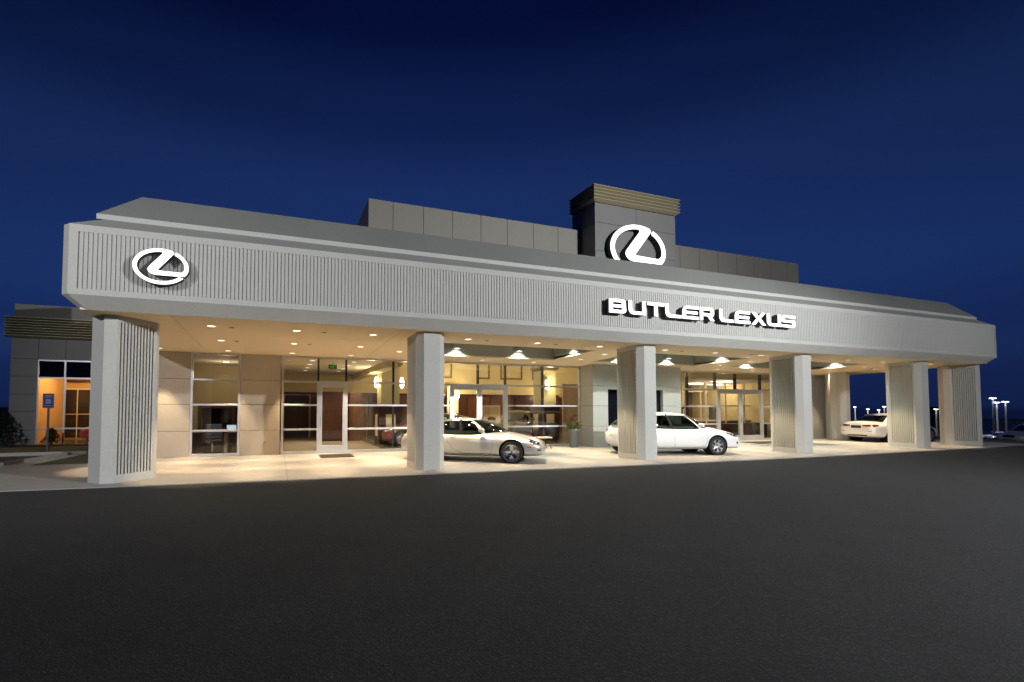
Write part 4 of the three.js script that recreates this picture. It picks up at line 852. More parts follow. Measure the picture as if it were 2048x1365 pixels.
const sedanShape = (p, extra = {}) => ({
  paint: p, wb: 2.73, R: 0.325, track: 0.77, rim: 0.235, spokes: 5, gap: 0.24, nu: 2.6, nl: 4.5, km: 0.52,
  rows: [[-3.78, 0.46, 0.68, 0.5], [-3.75, 0.36, 0.86, 0.66], [-3.66, 0.28, 0.98, 0.77], [-3.4, 0.22, 1.03, 0.845], [-2.73, 0.18, 1.04, 0.895], [-1.9, 0.17, 1.0, 0.897], [-1.0, 0.17, 0.97, 0.897], [-0.5, 0.17, 0.955, 0.895], [0, 0.17, 0.9, 0.885], [0.4, 0.18, 0.83, 0.85], [0.68, 0.19, 0.76, 0.77], [0.86, 0.22, 0.68, 0.64], [0.9, 0.3, 0.58, 0.5]],
  cabin: { bx0: -3.15, bx1: -0.42, bw: 0.76, tx0: -2.32, tx1: -1.05, tc: -1.6, tw: 0.56, h: 1.415, df: 0.05, dr: 0.07, m: 3.6, mf: 4.5, breaks: [48, 54, 84, 88, 122, 136], rail: 0.92, bulge: 0.05, bow: 0.2, seats: [-1.55, -2.3] },
  patches: {
    list: [
      ['headlamp', 'side', [[0.4, 0.72], [0.62, 0.63], [0.8, 0.57], [0.82, 0.64], [0.66, 0.7], [0.5, 0.77]], 'lampGlass'],
      ['grille', 'front', [[-0.26, 0.6], [-0.2, 0.44], [0.2, 0.44], [0.26, 0.6]], 'grille', false],
      ['tail_lamp', 'rear', [[0.3, 0.85], [0.24, 0.775], [0.45, 0.75], [0.62, 0.76], [0.62, 0.88]], 'tail'],
      ['side_tail_lamp', 'side', [[-3.72, 0.74], [-3.5, 0.79], [-3.42, 0.86], [-3.6, 0.89], [-3.72, 0.86]], 'tail'],
      ['tail_lamp_strip', 'rear', [[0.3, 0.79], [0.3, 0.765], [0.6, 0.765], [0.6, 0.79]], 'tailClear'],
      ['number_plate', 'rear', [[-0.24, 0.68], [0.24, 0.68], [0.24, 0.82], [-0.24, 0.82]], 'grille', false],
      ['bumper_reflector', 'rear', [[0.5, 0.52], [0.66, 0.52], [0.66, 0.545], [0.5, 0.545]], 'tail'],
      ['bumper_foot', 'rear', [[-0.5, 0.36], [0.5, 0.36], [0.46, 0.3], [-0.46, 0.3]], 'seam', false],
    ],
    seams: [[[-0.6, 0.86], [-0.54, 0.6], [-0.6, 0.3]], [[-1.95, 0.92], [-1.95, 0.7], [-1.8, 0.45], [-1.6, 0.3]]],
    handles: [[-1.75, 0.8]], mirror: [-0.85, 1.0, 0.97],
  }, ...extra,
});
const deg = Math.PI / 180;
car(coupeShape(paint(0.58, 0.55, 0.5, 0.55, 0.34)), 'silver_coupe', 'champagne silver coupe with chrome wheels parked between the columns', undefined, [4.3, 0, -1.38], 33 * deg);
car(hatchShape(paint(0.82, 0.82, 0.81, 0, 0.4)), 'white_hatchback', 'white hatchback half hidden behind a ribbed column', undefined, [12.1, 0, -1.38], 14 * deg);
car({ ...sedanShape(paint(0.84, 0.82, 0.79, 0, 0.4)) }, 'white_convertible', 'white convertible with red tail lamps seen from behind at the right', undefined, [28.15, 0, -3.0], 4 * deg);
// ---------------------------------------------------------------- inside the showroom
{
  const room = sub('showroom', building), Zb = -14.5, Zi = BACK - 0.21;
  mesh('carpet_floor', box(-7.5, 1.2, -0.02, 0.012, Zb, Zi), M.carpet, room);
  mesh('tile_floor', box(1.2, 25.8, -0.02, 0.012, Zb, Zi), M.tile, room);
  mesh('footing_wall', [box(-7.6, 25.9, -0.04, 0.0, Zi, BACK - 0.1)], M.joint, room);
  // dropped ceiling on the left with its joints, beam, high ceiling on the right
  for (let i = 0; i < 7; i++) for (let j = 0; j < 3; j++) mesh('ceiling_tile', box(-7.5 + i * 1.24 + 0.006, -7.5 + (i + 1) * 1.24 - 0.006, 3.45, 3.47, Zi - (j + 1) * 2.9 + 0.006, Zi - j * 2.9 - 0.006), M.ceiling, room);
  mesh('ceiling_deck', box(-7.6, 1.3, 3.471, 3.6, Zb, BACK - 0.1), M.joint, room);
  mesh('beam', [box(1.18, 1.62, 3.2, 3.9, Zb, Zi)], M.cream, room);
  mesh('high_ceiling', box(1.2, 25.8, 6.3, 6.4, Zb, BACK - 0.2), M.ceiling, room);
  mesh('gable', box(1.18, 1.3, 3.9, 6.3, Zb, Zi), M.yellow, room);
  // back wall: panelled wood below, yellow above with framed panels
  mesh('back_wall', box(-7.6, 25.9, 0, 6.3, Zb - 0.2, Zb), M.yellow, room);
  mesh('right_wall', box(25.7, 25.9, 0, 6.3, Zb, BACK - 0.2), M.yellow, room);
  mesh('left_wall', box(-7.6, -7.45, 0, 3.6, Zb, BACK - 0.12), M.cream, room);
  mesh('header_wall', [box(1.2, 25.9, 3.49, 6.4, BACK - 0.2, BACK - 0.11), box(-7.6, 1.2, 3.49, 3.8, BACK - 0.2, BACK - 0.11)], M.cream, room);
  const wood = sub('wood_panelling', building);
  for (let x = -2.6, i = 0; x < 14.6; x += 1.55, i++) {
    if (i === 0) continue;
    mesh('wood_panel', [box(x, x + 1.53, 0.02, 2.34, Zb, Zb + 0.05), box(x + 0.12, x + 1.41, 1.0, 2.1, Zb + 0.05, Zb + 0.075), box(x + 0.12, x + 1.41, 0.15, 0.85, Zb + 0.05, Zb + 0.075)], i % 3 ? M.wood : M.woodDark, wood);
  }
  mesh('wood_cornice', box(-2.6, 14.6, 2.34, 2.46, Zb, Zb + 0.12), M.woodDark, wood);
  mesh('wood_doorway', [box(-2.4, -2.25, 0.02, 2.3, Zb, Zb + 0.09), box(-1.3, -1.15, 0.02, 2.3, Zb, Zb + 0.09), box(-2.4, -1.15, 2.15, 2.3, Zb, Zb + 0.1), box(-2.25, -1.3, 0.02, 2.15, Zb, Zb + 0.03)], M.woodDark, wood);
  const cab = sub('wood_counter', building);
  mesh('cabinet', [box(-0.9, 0.5, 0.012, 2.4, -12.4, -11.2)], M.woodDark, cab); mesh('cabinet', [box(0.55, 1.1, 0.012, 2.35, -13.2, -11.0)], M.wood, cab);
  for (const [a, b] of [[8.84, 9.7], [10.45, 12.0], [12.75, 14.2], [5.4, 7.2]]) {
    const f = 0.09, y0 = 3.42, y1 = 4.7;
    mesh('picture_frame', [box(a, b, y0, y0 + f, Zb, Zb + 0.05), box(a, b, y1 - f, y1, Zb, Zb + 0.05), box(a, a + f, y0 + f, y1 - f, Zb, Zb + 0.05), box(b - f, b, y0 + f, y1 - f, Zb, Zb + 0.05)], M.trim, room);
  }
  // inner columns on wooden plinths
  for (const [x, z, w] of [[2.05, -9.2, 0.85], [9.95, -8.6, 0.8], [16.72, -7.2, 0.5]]) {
    const c = sub('inner_column', building), h = w / 2, k = h + 0.11;
    mesh('shaft', box(x - h, x + h, 1.65, 6.3, z - h, z + h), std({ color: lin(0.5, 0.46, 0.28), roughness: 0.8 }), c);
    mesh('capital', [box(x - h - 0.05, x + h + 0.05, 3.5, 3.56, z - h - 0.05, z + h + 0.05), box(x - h - 0.11, x + h + 0.11, 3.56, 3.66, z - h - 0.11, z + h + 0.11)], M.trim, c);
    mesh('plinth', [box(x - k, x + k, 0.012, 1.6, z - k, z + k), box(x - k - 0.05, x + k + 0.05, 1.6, 1.7, z - k - 0.05, z + k + 0.05)], M.woodDark, c);
    mesh('plinth_inset', [box(x - 0.22, x + 0.22, 0.35, 1.35, z + k, z + k + 0.012), box(x - k - 0.012, x - k, 0.35, 1.35, z - 0.22, z + 0.22)], M.cream, c);
  }
  // pilasters behind
  for (const x of [7.15, 13.45]) { const c = sub('pilaster', building); mesh('shaft', box(x - 0.35, x + 0.35, 1.3, 2.9, Zb + 0.06, Zb + 0.3), M.cream, c); mesh('plinth', box(x - 0.5, x + 0.5, 0.012, 1.3, Zb + 0.06, Zb + 0.4), M.woodDark, c); }
  // office at the left
  const off = sub('office', building);
  mesh('partition', [box(-2.95, -2.83, 0, 3.45, -10.5, Zi)], M.cream, off);
  mesh('office_wall', [box(-7.45, -2.95, 1.74, 3.45, -10.2, -10.05), box(-7.45, -5.9, 0, 1.74, -10.2, -10.05)], M.cream, off);
  mesh('wood_screen', [box(-5.9, -5.75, 0, 1.74, -10.2, -10.02), box(-5.75, -2.95, 1.6, 1.74, -10.2, -10.02), box(-5.75, -2.95, 0, 0.75, -10.2, -10.02), box(-4.6, -4.45, 0.75, 1.6, -10.2, -10.02), box(-3.5, -3.4, 0.75, 1.6, -10.2, -10.02)], M.wood, off);
  mesh('screen_pane', box(-5.75, -2.95, 0.75, 1.6, -10.16, -10.13), M.blackGloss, off);
  // right hall: a lower ceiling behind a yellow header, light wooden frames of inner offices, counters and desks
  const hall = sub('inner_glazing', building), brown = std({ color: lin(0.2, 0.13, 0.07), roughness: 0.8 });
  mesh('header', box(17.2, 25.75, 3.28, 6.3, -7.3, -7.1), M.yellow, hall);
  mesh('hall_ceiling', box(17.2, 25.75, 3.22, 3.28, -14.4, -7.1), M.ceiling, hall);
  for (const [z, x0, x1] of [[-9.6, 18.6, 25.6], [-12.6, 15.2, 25.6]]) {
    for (let x = x0; x <= x1; x += 1.6) mesh('office_post', box(x, x + 0.1, 0.01, 3.2, z - 0.06, z + 0.06), M.cream, hall);
    for (const y of [0.85, 1.75, 2.75]) mesh('office_rail', box(x0, x1, y, y + 0.08, z - 0.05, z + 0.05), M.cream, hall);
    mesh('office_panel', box(x0, x1, 0.02, 0.85, z - 0.03, z + 0.03), M.woodDark, hall);
  }
  mesh('hall_back', box(14.7, 25.75, 0.01, 3.2, -14.1, -14.0), brown, hall);
  for (const [x, z, w] of [[19.4, -8.3, 1.4], [21.9, -7.9, 1.2], [22.4, -11, 1.6], [24.6, -8.6, 1.2]]) mesh('hall_counter', [rbox(x - w / 2, x + w / 2, 0.012, 0.72, z - 0.35, z + 0.35, 0.01, 1), rbox(x - w / 2 - 0.05, x + w / 2 + 0.05, 0.72, 0.77, z - 0.4, z + 0.4, 0.01, 1)], M.woodDark, hall);
  for (const [x, z] of [[20.4, -11.4], [23.3, -10.6]]) mesh('whiteboard', box(x, x + 0.9, 0.9, 1.7, z - 0.02, z), std({ color: lin(0.05, 0.05, 0.06), roughness: 0.3 }), hall);
}
// lamps inside
{
  const G = 'small lamps inside the showroom', lens = new THREE.CircleGeometry(0.11, 20).rotateX(Math.PI / 2), ring = new THREE.TorusGeometry(0.115, 0.012, 6, 24).rotateX(Math.PI / 2);
  for (const x of [-1.5, 0.1]) for (let i = 0; i < 4; i++) {
    const z = -6.7 - i * 1.7, o = thing('ceiling_downlight', 'small round downlight in the low showroom ceiling, ' + (x < -1 ? 'left' : 'right') + ' row, ' + ordinal(i + 1) + ' from the glass', 'downlight', 'downlights in the low showroom ceiling', [x, 3.448, z]);
    mesh('trim_ring', ring, M.ceiling, o); mesh('light_lens', lens, M.roomLens, o).position.y = -0.003;
    if (i % 2 === 0) spot(lin(1, 0.85, 0.62), 24, [x, 3.41, z], [x, 0, z], 0.9, 0.6, 5);
  }
  // sconces: two stacked glowing shades on a bracket
  const shade = (() => { const p = [[0.0, -0.25], [0.05, -0.25], [0.085, -0.18], [0.1, -0.02], [0.1, 0.02], [0.085, 0.18], [0.05, 0.25], [0.0, 0.25]]; return new THREE.LatheGeometry(p.map(([r, y]) => new THREE.Vector2(r, y)), 20); })();
  const sconce = (x, y, z, label, dx, dz) => {
    const o = thing('wall_sconce', label, 'sconce', 'glowing sconces in the showroom', [x, y, z]);
    mesh('bulb_shade', shade, M.roomLens, o); mesh('bracket', [rbox(dx < 0 ? 0.09 : dx > 0 ? -0.16 : -0.03, dx < 0 ? 0.16 : dx > 0 ? -0.09 : 0.03, -0.03, 0.03, dz ? -0.2 : -0.03, dz ? -0.09 : 0.03, 0.005, 1)], M.steel, o);
    point(lin(1, 0.80, 0.46), 7, [x + dx * 0.16, y, z + dz * 0.2], 5);
  };
  sconce(1.46, 2.78, -9.0, 'sconce on the left side of the inner column seen beside the glass door', -1, 0);
  sconce(2.64, 2.78, -9.0, 'sconce on the right side of the inner column seen beside the glass door', 1, 0);
  sconce(9.75, 2.78, -8.02, 'sconce on the inner column behind the planter', 0, 1);
  sconce(7.0, 2.4, -13.95, 'left sconce of the pair on the far pilaster', 0, 1);
  sconce(7.35, 2.4, -13.95, 'right sconce of the pair on the far pilaster', 0, 1);
  sconce(13.45, 2.35, -13.95, 'sconce on the far pilaster behind the planter', 0, 1);
  // pendants of the high hall, flat round shades
  const dish = new THREE.LatheGeometry([[0, 0], [0.25, 0.0], [0.3, 0.05], [0.28, 0.07], [0, 0.07]].map(([r, y]) => new THREE.Vector2(r, y)), 24);
  let pn = 0, sn = 0;
  for (const [x, z] of [[4.5, -8], [7.5, -11.5], [12, -9.5], [16.2, -9.5]]) {
    const o = thing('pendant_lamp', 'flat round pendant lamp of the high hall, ' + ordinal(++pn) + ' from the left', 'lamp', 'pendant lamps of the high hall', [x, 5.3, z]);
    mesh('light_shade', dish, M.roomLens, o); mesh('cord', cyl(0.01, 0.01, 0.93, 0, 0.07, 0, 6), M.black, o);
    point(lin(1, 0.88, 0.64), 12.5, [x, 5.15, z], 10);
  }
  for (const [x, z] of [[21.6, -8.2], [22.2, -10.6], [24.6, -11], [18.6, -11]]) {
    const o = thing('strip_light', 'long ceiling light over the inner offices, ' + ordinal(++sn) + ' from the left', 'ceiling light', 'long lights over the inner offices', [x, 3.19, z]);
    mesh('light_lens', box(-0.8, 0.8, -0.02, 0.0, -0.14, 0.14), M.roomLens, o); mesh('frame', [box(-0.84, 0.84, 0, 0.03, -0.18, 0.18)], M.ceiling, o);
    point(lin(1, 0.85, 0.6), 5, [x, 3.0, z], 8);
  }
  // exit sign, green
  const ex = thing('exit_sign', 'small green glowing exit sign hanging behind the single door', 'sign', undefined, [-0.75, 3.22, -6.6]);
  const cv = document.createElement('canvas'); cv.width = 128; cv.height = 64; const c = cv.getContext('2d'); c.fillStyle = '#0a0a08'; c.fillRect(0, 0, 128, 64); c.fillStyle = '#50ff60'; c.font = 'bold 46px sans-serif'; c.textAlign = 'center'; c.fillText('EXIT', 64, 49);
  const et = new THREE.CanvasTexture(cv); et.colorSpace = THREE.SRGBColorSpace;
  mesh('sign_box', rbox(-0.17, 0.17, -0.09, 0.09, -0.03, 0, 0.008, 1), M.cream, ex); mesh('sign_face', new THREE.PlaneGeometry(0.31, 0.155).translate(0, 0, 0.004), std({ color: 0x000000, emissive: 0xffffff, emissiveMap: et, emissiveIntensity: 0.45 }), ex); mesh('stem', cyl(0.01, 0.01, 0.14, 0, 0.09, -0.015, 6), M.steel, ex);
  // left wing room
  for (const [x, z] of [[-11.6, -14.2], [-9.2, -14.2]]) {
    const o = thing('room_lamp', x < -10 ? 'bright round lamp in the left wing, left one' : 'bright round lamp in the left wing, right one', 'ceiling light', 'lamps in the left wing', [x, 3.38, z]);
    mesh('light_lens', new THREE.CylinderGeometry(0.2, 0.2, 0.03, 24), M.roomLens, o); mesh('trim_ring', new THREE.TorusGeometry(0.21, 0.02, 8, 28).rotateX(Math.PI / 2), M.ceiling, o);
    point(lin(1, 0.72, 0.36), 9, [x, 3.2, z], 8);
  }
  point(lin(1, 0.8, 0.5), 1.6, [-4.7, 2.9, -8.4], 6);
  const ol = thing('office_lamp', 'round ceiling lamp in the office behind the narrow window', 'ceiling light', undefined, [-4.7, 3.44, -8.4]);
  mesh('light_lens', new THREE.CylinderGeometry(0.14, 0.14, 0.02, 24), M.roomLens, ol); mesh('trim_ring', new THREE.TorusGeometry(0.15, 0.015, 8, 24).rotateX(Math.PI / 2), M.ceiling, ol);
}
// office furniture
{
  const d = thing('office_desk', 'wooden desk with papers in the office window', 'desk', undefined, [-4.75, 0.012, -7.0]);
  mesh('top', rbox(-1.2, 1.2, 0.7, 0.74, -0.4, 0.4, 0.01, 2), M.wood, d); mesh('pedestal', box(-1.15, -0.65, 0, 0.7, -0.36, 0.36), M.woodDark, d); mesh('leg', box(0.2, 0.3, 0, 0.7, -0.3, 0.3), M.cream, d);
  const s = thing('laptop', 'open laptop with pale screen on the office desk', 'laptop', undefined, [-4.35, 0.752, -7.1]);
  mesh('base', rbox(-0.17, 0.17, 0, 0.02, -0.1, 0.12, 0.005, 1), M.steel, s); mesh('screen', box(-0.17, 0.17, 0.02, 0.24, -0.12, -0.105), M.steel, s); mesh('screen_display', box(-0.155, 0.155, 0.035, 0.225, -0.104, -0.1), std({ color: 0x000000, emissive: lin(0.6, 0.72, 0.85), emissiveIntensity: 0.9 }), s);
  const ch = thing('office_chair', 'dark upholstered chair pulled up to the office desk', 'chair', undefined, [-4.9, 0.012, -6.4], 0.3);
  mesh('seat', rbox(-0.27, 0.27, 0.42, 0.52, -0.27, 0.27, 0.04, 3), M.black, ch); mesh('backrest', rbox(-0.26, 0.26, 0.55, 1.05, 0.22, 0.3, 0.04, 3), std({ color: lin(0.03, 0.035, 0.05), roughness: 0.8 }), ch); mesh('stem', cyl(0.03, 0.03, 0.35, 0, 0.08, 0, 10), M.steel, ch);
  for (let i = 0; i < 5; i++) mesh('foot', rbox(0.02, 0.3, 0.03, 0.07, -0.025, 0.025, 0.01, 1).rotateY(i * Math.PI * 0.4), M.black, ch);
  const fabric = std({ color: lin(0.035, 0.03, 0.04), roughness: 0.9 });
  const arm = (x, z, turn, label) => {
    const a = thing('armchair', label, 'armchair', 'dark armchairs in the showroom', [x, 0.012, z], turn);
    mesh('seat', rbox(-0.3, 0.3, 0.22, 0.46, -0.32, 0.3, 0.05, 3), fabric, a); mesh('backrest', rbox(-0.4, 0.4, 0.3, 0.95, -0.46, -0.3, 0.07, 3), fabric, a);
    for (const s of [-1, 1]) { mesh('armrest', rbox(s > 0 ? 0.3 : -0.42, s > 0 ? 0.42 : -0.3, 0.15, 0.62, -0.36, 0.34, 0.05, 3), fabric, a); for (const q of [-0.36, 0.28]) mesh('leg', cyl(0.02, 0.025, 0.18, s * 0.34, 0, q, 8), M.woodDark, a); }
  };
  arm(7.6, -6.9, Math.PI * 0.9, 'dark armchair with its back to the glass behind the coupe'); arm(9.0, -7.1, Math.PI * 1.1, 'dark armchair with its back to the glass beside the planter');
}
// poster stand behind the double door
{
  const o = thing('poster_stand', 'tall beige poster with two car pictures behind the double door', 'poster', undefined, [7.05, 0.012, -8.7], -0.35);
  const cv = document.createElement('canvas'); cv.width = 128; cv.height = 256; const c = cv.getContext('2d');
  c.fillStyle = '#cbb48c'; c.fillRect(0, 0, 128, 256); c.fillStyle = '#b59c72'; c.fillRect(10, 12, 108, 60);
  for (const y of [110, 178]) { c.fillStyle = '#5a2d20'; c.beginPath(); c.ellipse(64, y, 34, 12, 0, 0, 7); c.fill(); c.beginPath(); c.ellipse(60, y - 9, 20, 9, 0, 0, 7); c.fill(); c.fillStyle = '#201510'; for (const x of [44, 84]) { c.beginPath(); c.arc(x, y + 9, 6, 0, 7); c.fill(); } }
  const t = new THREE.CanvasTexture(cv); t.colorSpace = THREE.SRGBColorSpace;
  mesh('board', rbox(-0.42, 0.42, 0.25, 1.75, -0.02, 0.0, 0.005, 1), M.cream, o); mesh('print', new THREE.PlaneGeometry(0.8, 1.46).translate(0, 1.0, 0.004), std({ map: t, roughness: 0.6 }), o); mesh('foot', [rbox(-0.3, 0.3, 0, 0.05, -0.2, 0.2, 0.01, 1), rbox(-0.03, 0.03, 0.05, 0.26, -0.03, 0.0, 0.005, 1)], M.steel, o);
}
// cars on the showroom floor
car(hatchShape(paint(0.012, 0.012, 0.014), { low: false, darkGlass: true }), 'dark_car', 'dark car standing inside the showroom behind the coupe', undefined, [8.0, 0.012, -8.6], 130 * deg);
car(sedanShape(paint(0.11, 0.006, 0.008), { darkGlass: true }), 'red_car', 'dark red car inside the showroom left of the second column', undefined, [2.5, 0.012, -8.0], 200 * deg);
car(sedanShape(paint(0.4, 0.012, 0.014), { darkGlass: true }), 'red_car', 'bright red car inside the left wing', undefined, [-10.1, 0.03, -13.6], 185 * deg);
// ---------------------------------------------------------------- things on the apron
{
  const matTex = std({ color: lin(0.035, 0.025, 0.02), roughness: 1, bumpMap: stuccoBump, bumpScale: 0.004 });
  const mat = thing('door_mat', 'dark rectangular mat before the single glass door', 'mat', undefined, [-0.83, 0, -4.42]);
  mesh('mat_pile', rbox(-0.52, 0.52, 0.001, 0.014, -0.52, 0.52, 0.005, 1), matTex, mat); mesh('mat_border', [box(-0.56, -0.52, 0.001, 0.009, -0.56, 0.56), box(0.52, 0.56, 0.001, 0.009, -0.56, 0.56), box(-0.52, 0.52, 0.001, 0.009, -0.56, -0.52), box(-0.52, 0.52, 0.001, 0.009, 0.52, 0.56)], M.black, mat);
  const mat2 = thing('door_mat', 'dark mat before the right entrance behind the white hatchback', 'mat', undefined, [19.6, 0, -4.3]);
  mesh('mat_pile', rbox(-1.2, 1.2, 0.001, 0.014, -0.5, 0.5, 0.005, 1), matTex, mat2); mesh('mat_border', [box(-1.24, -1.2, 0.001, 0.009, -0.54, 0.54), box(1.2, 1.24, 0.001, 0.009, -0.54, 0.54), box(-1.2, 1.2, 0.001, 0.009, -0.54, -0.5), box(-1.2, 1.2, 0.001, 0.009, 0.5, 0.54)], M.black, mat2);
}
// tall metal planters with a bushy plant
const leafGreen = std({ color: lin(0.10, 0.11, 0.03), roughness: 0.8 }), leafRust = std({ color: lin(0.16, 0.06, 0.03), roughness: 0.8 }), leafDark = std({ color: lin(0.018, 0.026, 0.014), roughness: 0.9 });
function leaves(n, place, size) {
  const p = [], q = [];
  for (let i = 0; i < n; i++) {
    const [c, r] = place(), s = size * (0.6 + 0.8 * rnd()), d = V(rnd() - 0.5, rnd() * 0.9 - 0.2, rnd() - 0.5).normalize(), e = V(rnd() - 0.5, rnd() - 0.5, rnd() - 0.5).cross(d).normalize();
    const b = p.length / 3, P = (u, v) => p.push(c[0] + d.x * u * s + e.x * v * s, c[1] + d.y * u * s + e.y * v * s - 0.15 * u * u * s, c[2] + d.z * u * s + e.z * v * s);
    P(0, 0); P(0.5, 0.28); P(1, 0); P(0.5, -0.28); q.push(b, b + 1, b + 2, b, b + 2, b + 3);
  }
  const g = new THREE.BufferGeometry(); g.setAttribute('position', new THREE.Float32BufferAttribute(p, 3)); g.setIndex(q); g.computeVertexNormals(); return g;
}
function planter(x, z, label) {
  const o = thing('planter', label, 'planter', 'tall grey planters by the doors', [x, 0, z]);
  mesh('pot', new THREE.LatheGeometry([[0, 0.02], [0.16, 0.0], [0.17, 0.02], [0.235, 0.72], [0.245, 0.76], [0.22, 0.76], [0.2, 0.7], [0, 0.7]].map(([r, y]) => new THREE.Vector2(r, y)), 32), std({ color: lin(0.16, 0.17, 0.19), roughness: 0.35, metalness: 0.5 }), o);
  mesh('foliage', leaves(420, () => { const a = rnd() * 7, r = Math.sqrt(rnd()) * 0.28; return [[Math.cos(a) * r, 0.74 + rnd() * 0.3 * (1.1 - r), Math.sin(a) * r]]; }, 0.12), leafGreen, o);
  mesh('flower_stems', leaves(160, () => { const a = rnd() * 7, r = rnd() * 0.14; return [[Math.cos(a) * r, 0.9 + rnd() * 0.45, Math.sin(a) * r]]; }, 0.11), leafRust, o);
  for (let i = 0; i < 7; i++) { const a = i * 0.9; mesh('stem', tube([[0.04 * Math.cos(a), 0.7, 0.04 * Math.sin(a)], [0.08 * Math.cos(a), 1.0, 0.08 * Math.sin(a)], [0.14 * Math.cos(a + 0.3), 1.28, 0.14 * Math.sin(a + 0.3)]], 0.006, 8, 5), leafRust, o); }
}
planter(9.0, -4.85, 'tall grey planter with rust and green plants beside the pier');
planter(22.1, -4.9, 'tall grey planter with green plants right of the right entrance');
{
  const t = thing('side_table', 'small pale side table with dark curved legs before the glass', 'table', undefined, [7.45, 0, -4.75]);
  mesh('top', rbox(-0.3, 0.3, 0.42, 0.47, -0.22, 0.22, 0.015, 2), std({ color: lin(0.6, 0.53, 0.42), roughness: 0.6 }), t);
  for (const sx of [-1, 1]) for (const sz of [-1, 1]) mesh('leg', tube([[sx * 0.25, 0.42, sz * 0.17], [sx * 0.22, 0.25, sz * 0.15], [sx * 0.24, 0.1, sz * 0.16], [sx * 0.29, 0.0, sz * 0.19]], 0.013, 10, 6), M.black, t);
}
// dark shrubs before the left wing
function shrub(x, z, rx, h, n, label, size = 0.11) {
  const o = thing('shrub', label, 'shrub', 'shrubs before the left wing', [x, 0.08, z]);
  mesh('foliage', leaves(n, () => { const y = Math.pow(rnd(), 0.8), a = rnd() * Math.PI * 2, lob = 0.75 + 0.3 * Math.sin(a * 3 + y * 5) , r = Math.sqrt(0.25 + 0.75 * rnd()) * rx * lob * Math.pow(1 - y, 0.55) ; return [[Math.cos(a) * r, 0.05 + y * h, Math.sin(a) * r]]; }, size), leafDark, o);
  for (let i = 0; i < 6; i++) { const a = i * 1.05 + 0.2; mesh('branch', tube([[0, -0.02, 0], [Math.cos(a) * rx * 0.25, h * 0.35, Math.sin(a) * rx * 0.25], [Math.cos(a) * rx * 0.4, h * 0.75, Math.sin(a) * rx * 0.4]], 0.018, 8, 5), M.woodDark, o); }
}
shrub(-13.55, -11.25, 1.15, 1.75, 5200, 'large dark shrub at the corner of the left wing');
shrub(-14.9, -11.0, 1.0, 1.3, 3600, 'dark shrub cut by the left edge of the picture');
shrub(-11.45, -11.45, 0.42, 0.62, 1500, 'small clipped shrub below the wing window, behind the sign post', 0.06);
shrub(-9.9, -11.45, 0.45, 0.66, 1500, 'small clipped shrub below the wing window, right one', 0.06);
// ---------------------------------------------------------------- the car lot in the distance
[[95.0, -25.1, 6.4, 'tallest lot lamp right of the last column', 2], [107, -29.2, 6.1, 'lot lamp just right of the tallest one', 2], [103, -26.8, 6.1, 'lot lamp nearest the right edge', 2], [112, -38.7, 5.06, 'lot lamp seen between the two right columns', 2],
  [110, -53.3, 3.9, 'lowest lot lamp beside the rear column', 1], [110, -50.3, 5.4, 'single headed lot lamp left of the convertible', 1], [110, -48.1, 5.0, 'two headed lot lamp above the convertible boot', 2], [112, -47.3, 4.85, 'small lot lamp above the convertible roof', 1], [110, -45.4, 5.5, 'two headed lot lamp beside the ribbed column', 2]]
  .forEach(([x, z, h, l, n], i) => {
    const t = 0.55;                                                     // arms turned across the view
    const o = lotLamp(x, z, h, t, l, fall(x), n);
    point(lin(0.92, 0.95, 1), 60, [x, fall(x) + h - 0.35, z], 8);
  });
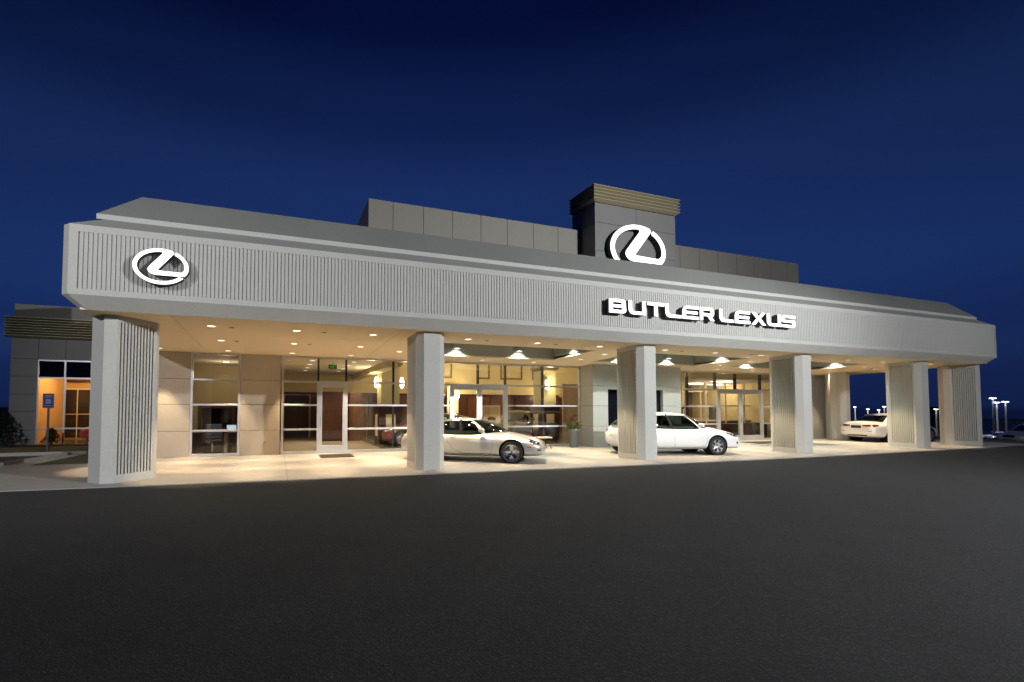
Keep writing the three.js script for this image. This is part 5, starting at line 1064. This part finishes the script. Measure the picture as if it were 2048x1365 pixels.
{
  lotLamp(38, 6, 6.4, 0, 'lot lamp beyond the right edge of the view', fall(38), 2); point(lin(0.92, 0.95, 1), 150, [38, fall(38) + 6.0, 6], 8);
  const pole = thing('flag_pole', 'tall bare pale pole beyond the convertible', 'pole', undefined, [67.7, fall(67.7), -28]);
  mesh('pole', cyl(0.22, 0.16, 8.5, 0, 0, 0, 14), std({ color: lin(0.75, 0.76, 0.8), roughness: 0.7 }), pole); mesh('cap', new THREE.SphereGeometry(0.22, 14, 10).translate(0, 8.55, 0), M.poleGrey, pole);
  const b = thing('far_building', 'dark building beyond the lot between the two right columns', 'building', undefined, [163, -5.5, -60], 0.4);
  mesh('wall', box(-4, 4, 0, 7.2, -5, 5), std({ color: lin(0.035, 0.035, 0.04), roughness: 0.9 }), b); mesh('roof', box(-4.4, 4.4, 7.2, 7.6, -5.4, 5.4), M.joint, b);
  for (let i = 0; i < 2; i++) mesh('window', box(-3 + i * 3.5, -1 + i * 3.5, 2.5, 4, 5, 5.04), M.spandrel, b);
  const c = thing('far_building', 'pale low building at the right edge beyond the lot', 'building', undefined, [181, -5, -51.5], 0.6);
  mesh('wall', box(-1, 12, 0, 3.5, -6, 6), std({ color: lin(0.3, 0.36, 0.45), roughness: 0.9 }), c); mesh('door', [box(0.5, 3, 0, 2.4, 6, 6.05)], M.panelGrey, c); mesh('roof', box(-1.3, 12.3, 3.5, 3.8, -6.3, 6.3), M.panelGrey, c);
}
{
  const tints = [[0.6, 0.62, 0.65], [0.012, 0.012, 0.016], [0.012, 0.015, 0.03], [0.75, 0.76, 0.78], [0.02, 0.02, 0.022], [0.35, 0.36, 0.38], [0.05, 0.05, 0.06], [0.7, 0.7, 0.72]];
  const low = { low: true, darkGlass: true };
  // the nearer ones one by one
  car(hatchShape(paint(0.5, 0.5, 0.52, 0.1), { ...low }), 'lot_car', 'silver hatchback nose cut by the right edge of the picture', 'cars parked on the lot', [47.3, fall(48), -5.95], 188 * deg);
  const spots = [[92, -24, 210, 0, 'pale car left of the tallest lot lamp'], [90, -22.4, 215, 1, 'dark car right of the tallest lot lamp'], [89, -20.8, 215, 2, 'dark blue car in the second place right of the tallest lamp'], [88, -19.3, 215, 4, 'black car behind the silver hatchback nose'], [103, -29, 210, 3, 'white car farther back behind the pale car'], [101, -25, 210, 6, 'grey car farther back behind the dark cars'], [100, -22.6, 210, 5, 'silver car farther back near the right edge'],
    [105, -40, 160, 7, 'white car on the lot between the two right columns'], [104, -37.5, 160, 5, 'grey car beside the corner column']];
  const shapes = {};
  for (const [x, z, a, k, l] of spots) car((k % 2 ? sedanShape : hatchShape)(paint(...tints[k]), low), 'lot_car', l, 'cars parked on the lot', [x, fall(x), z], a * deg);
}
renderer.render(scene, camera);
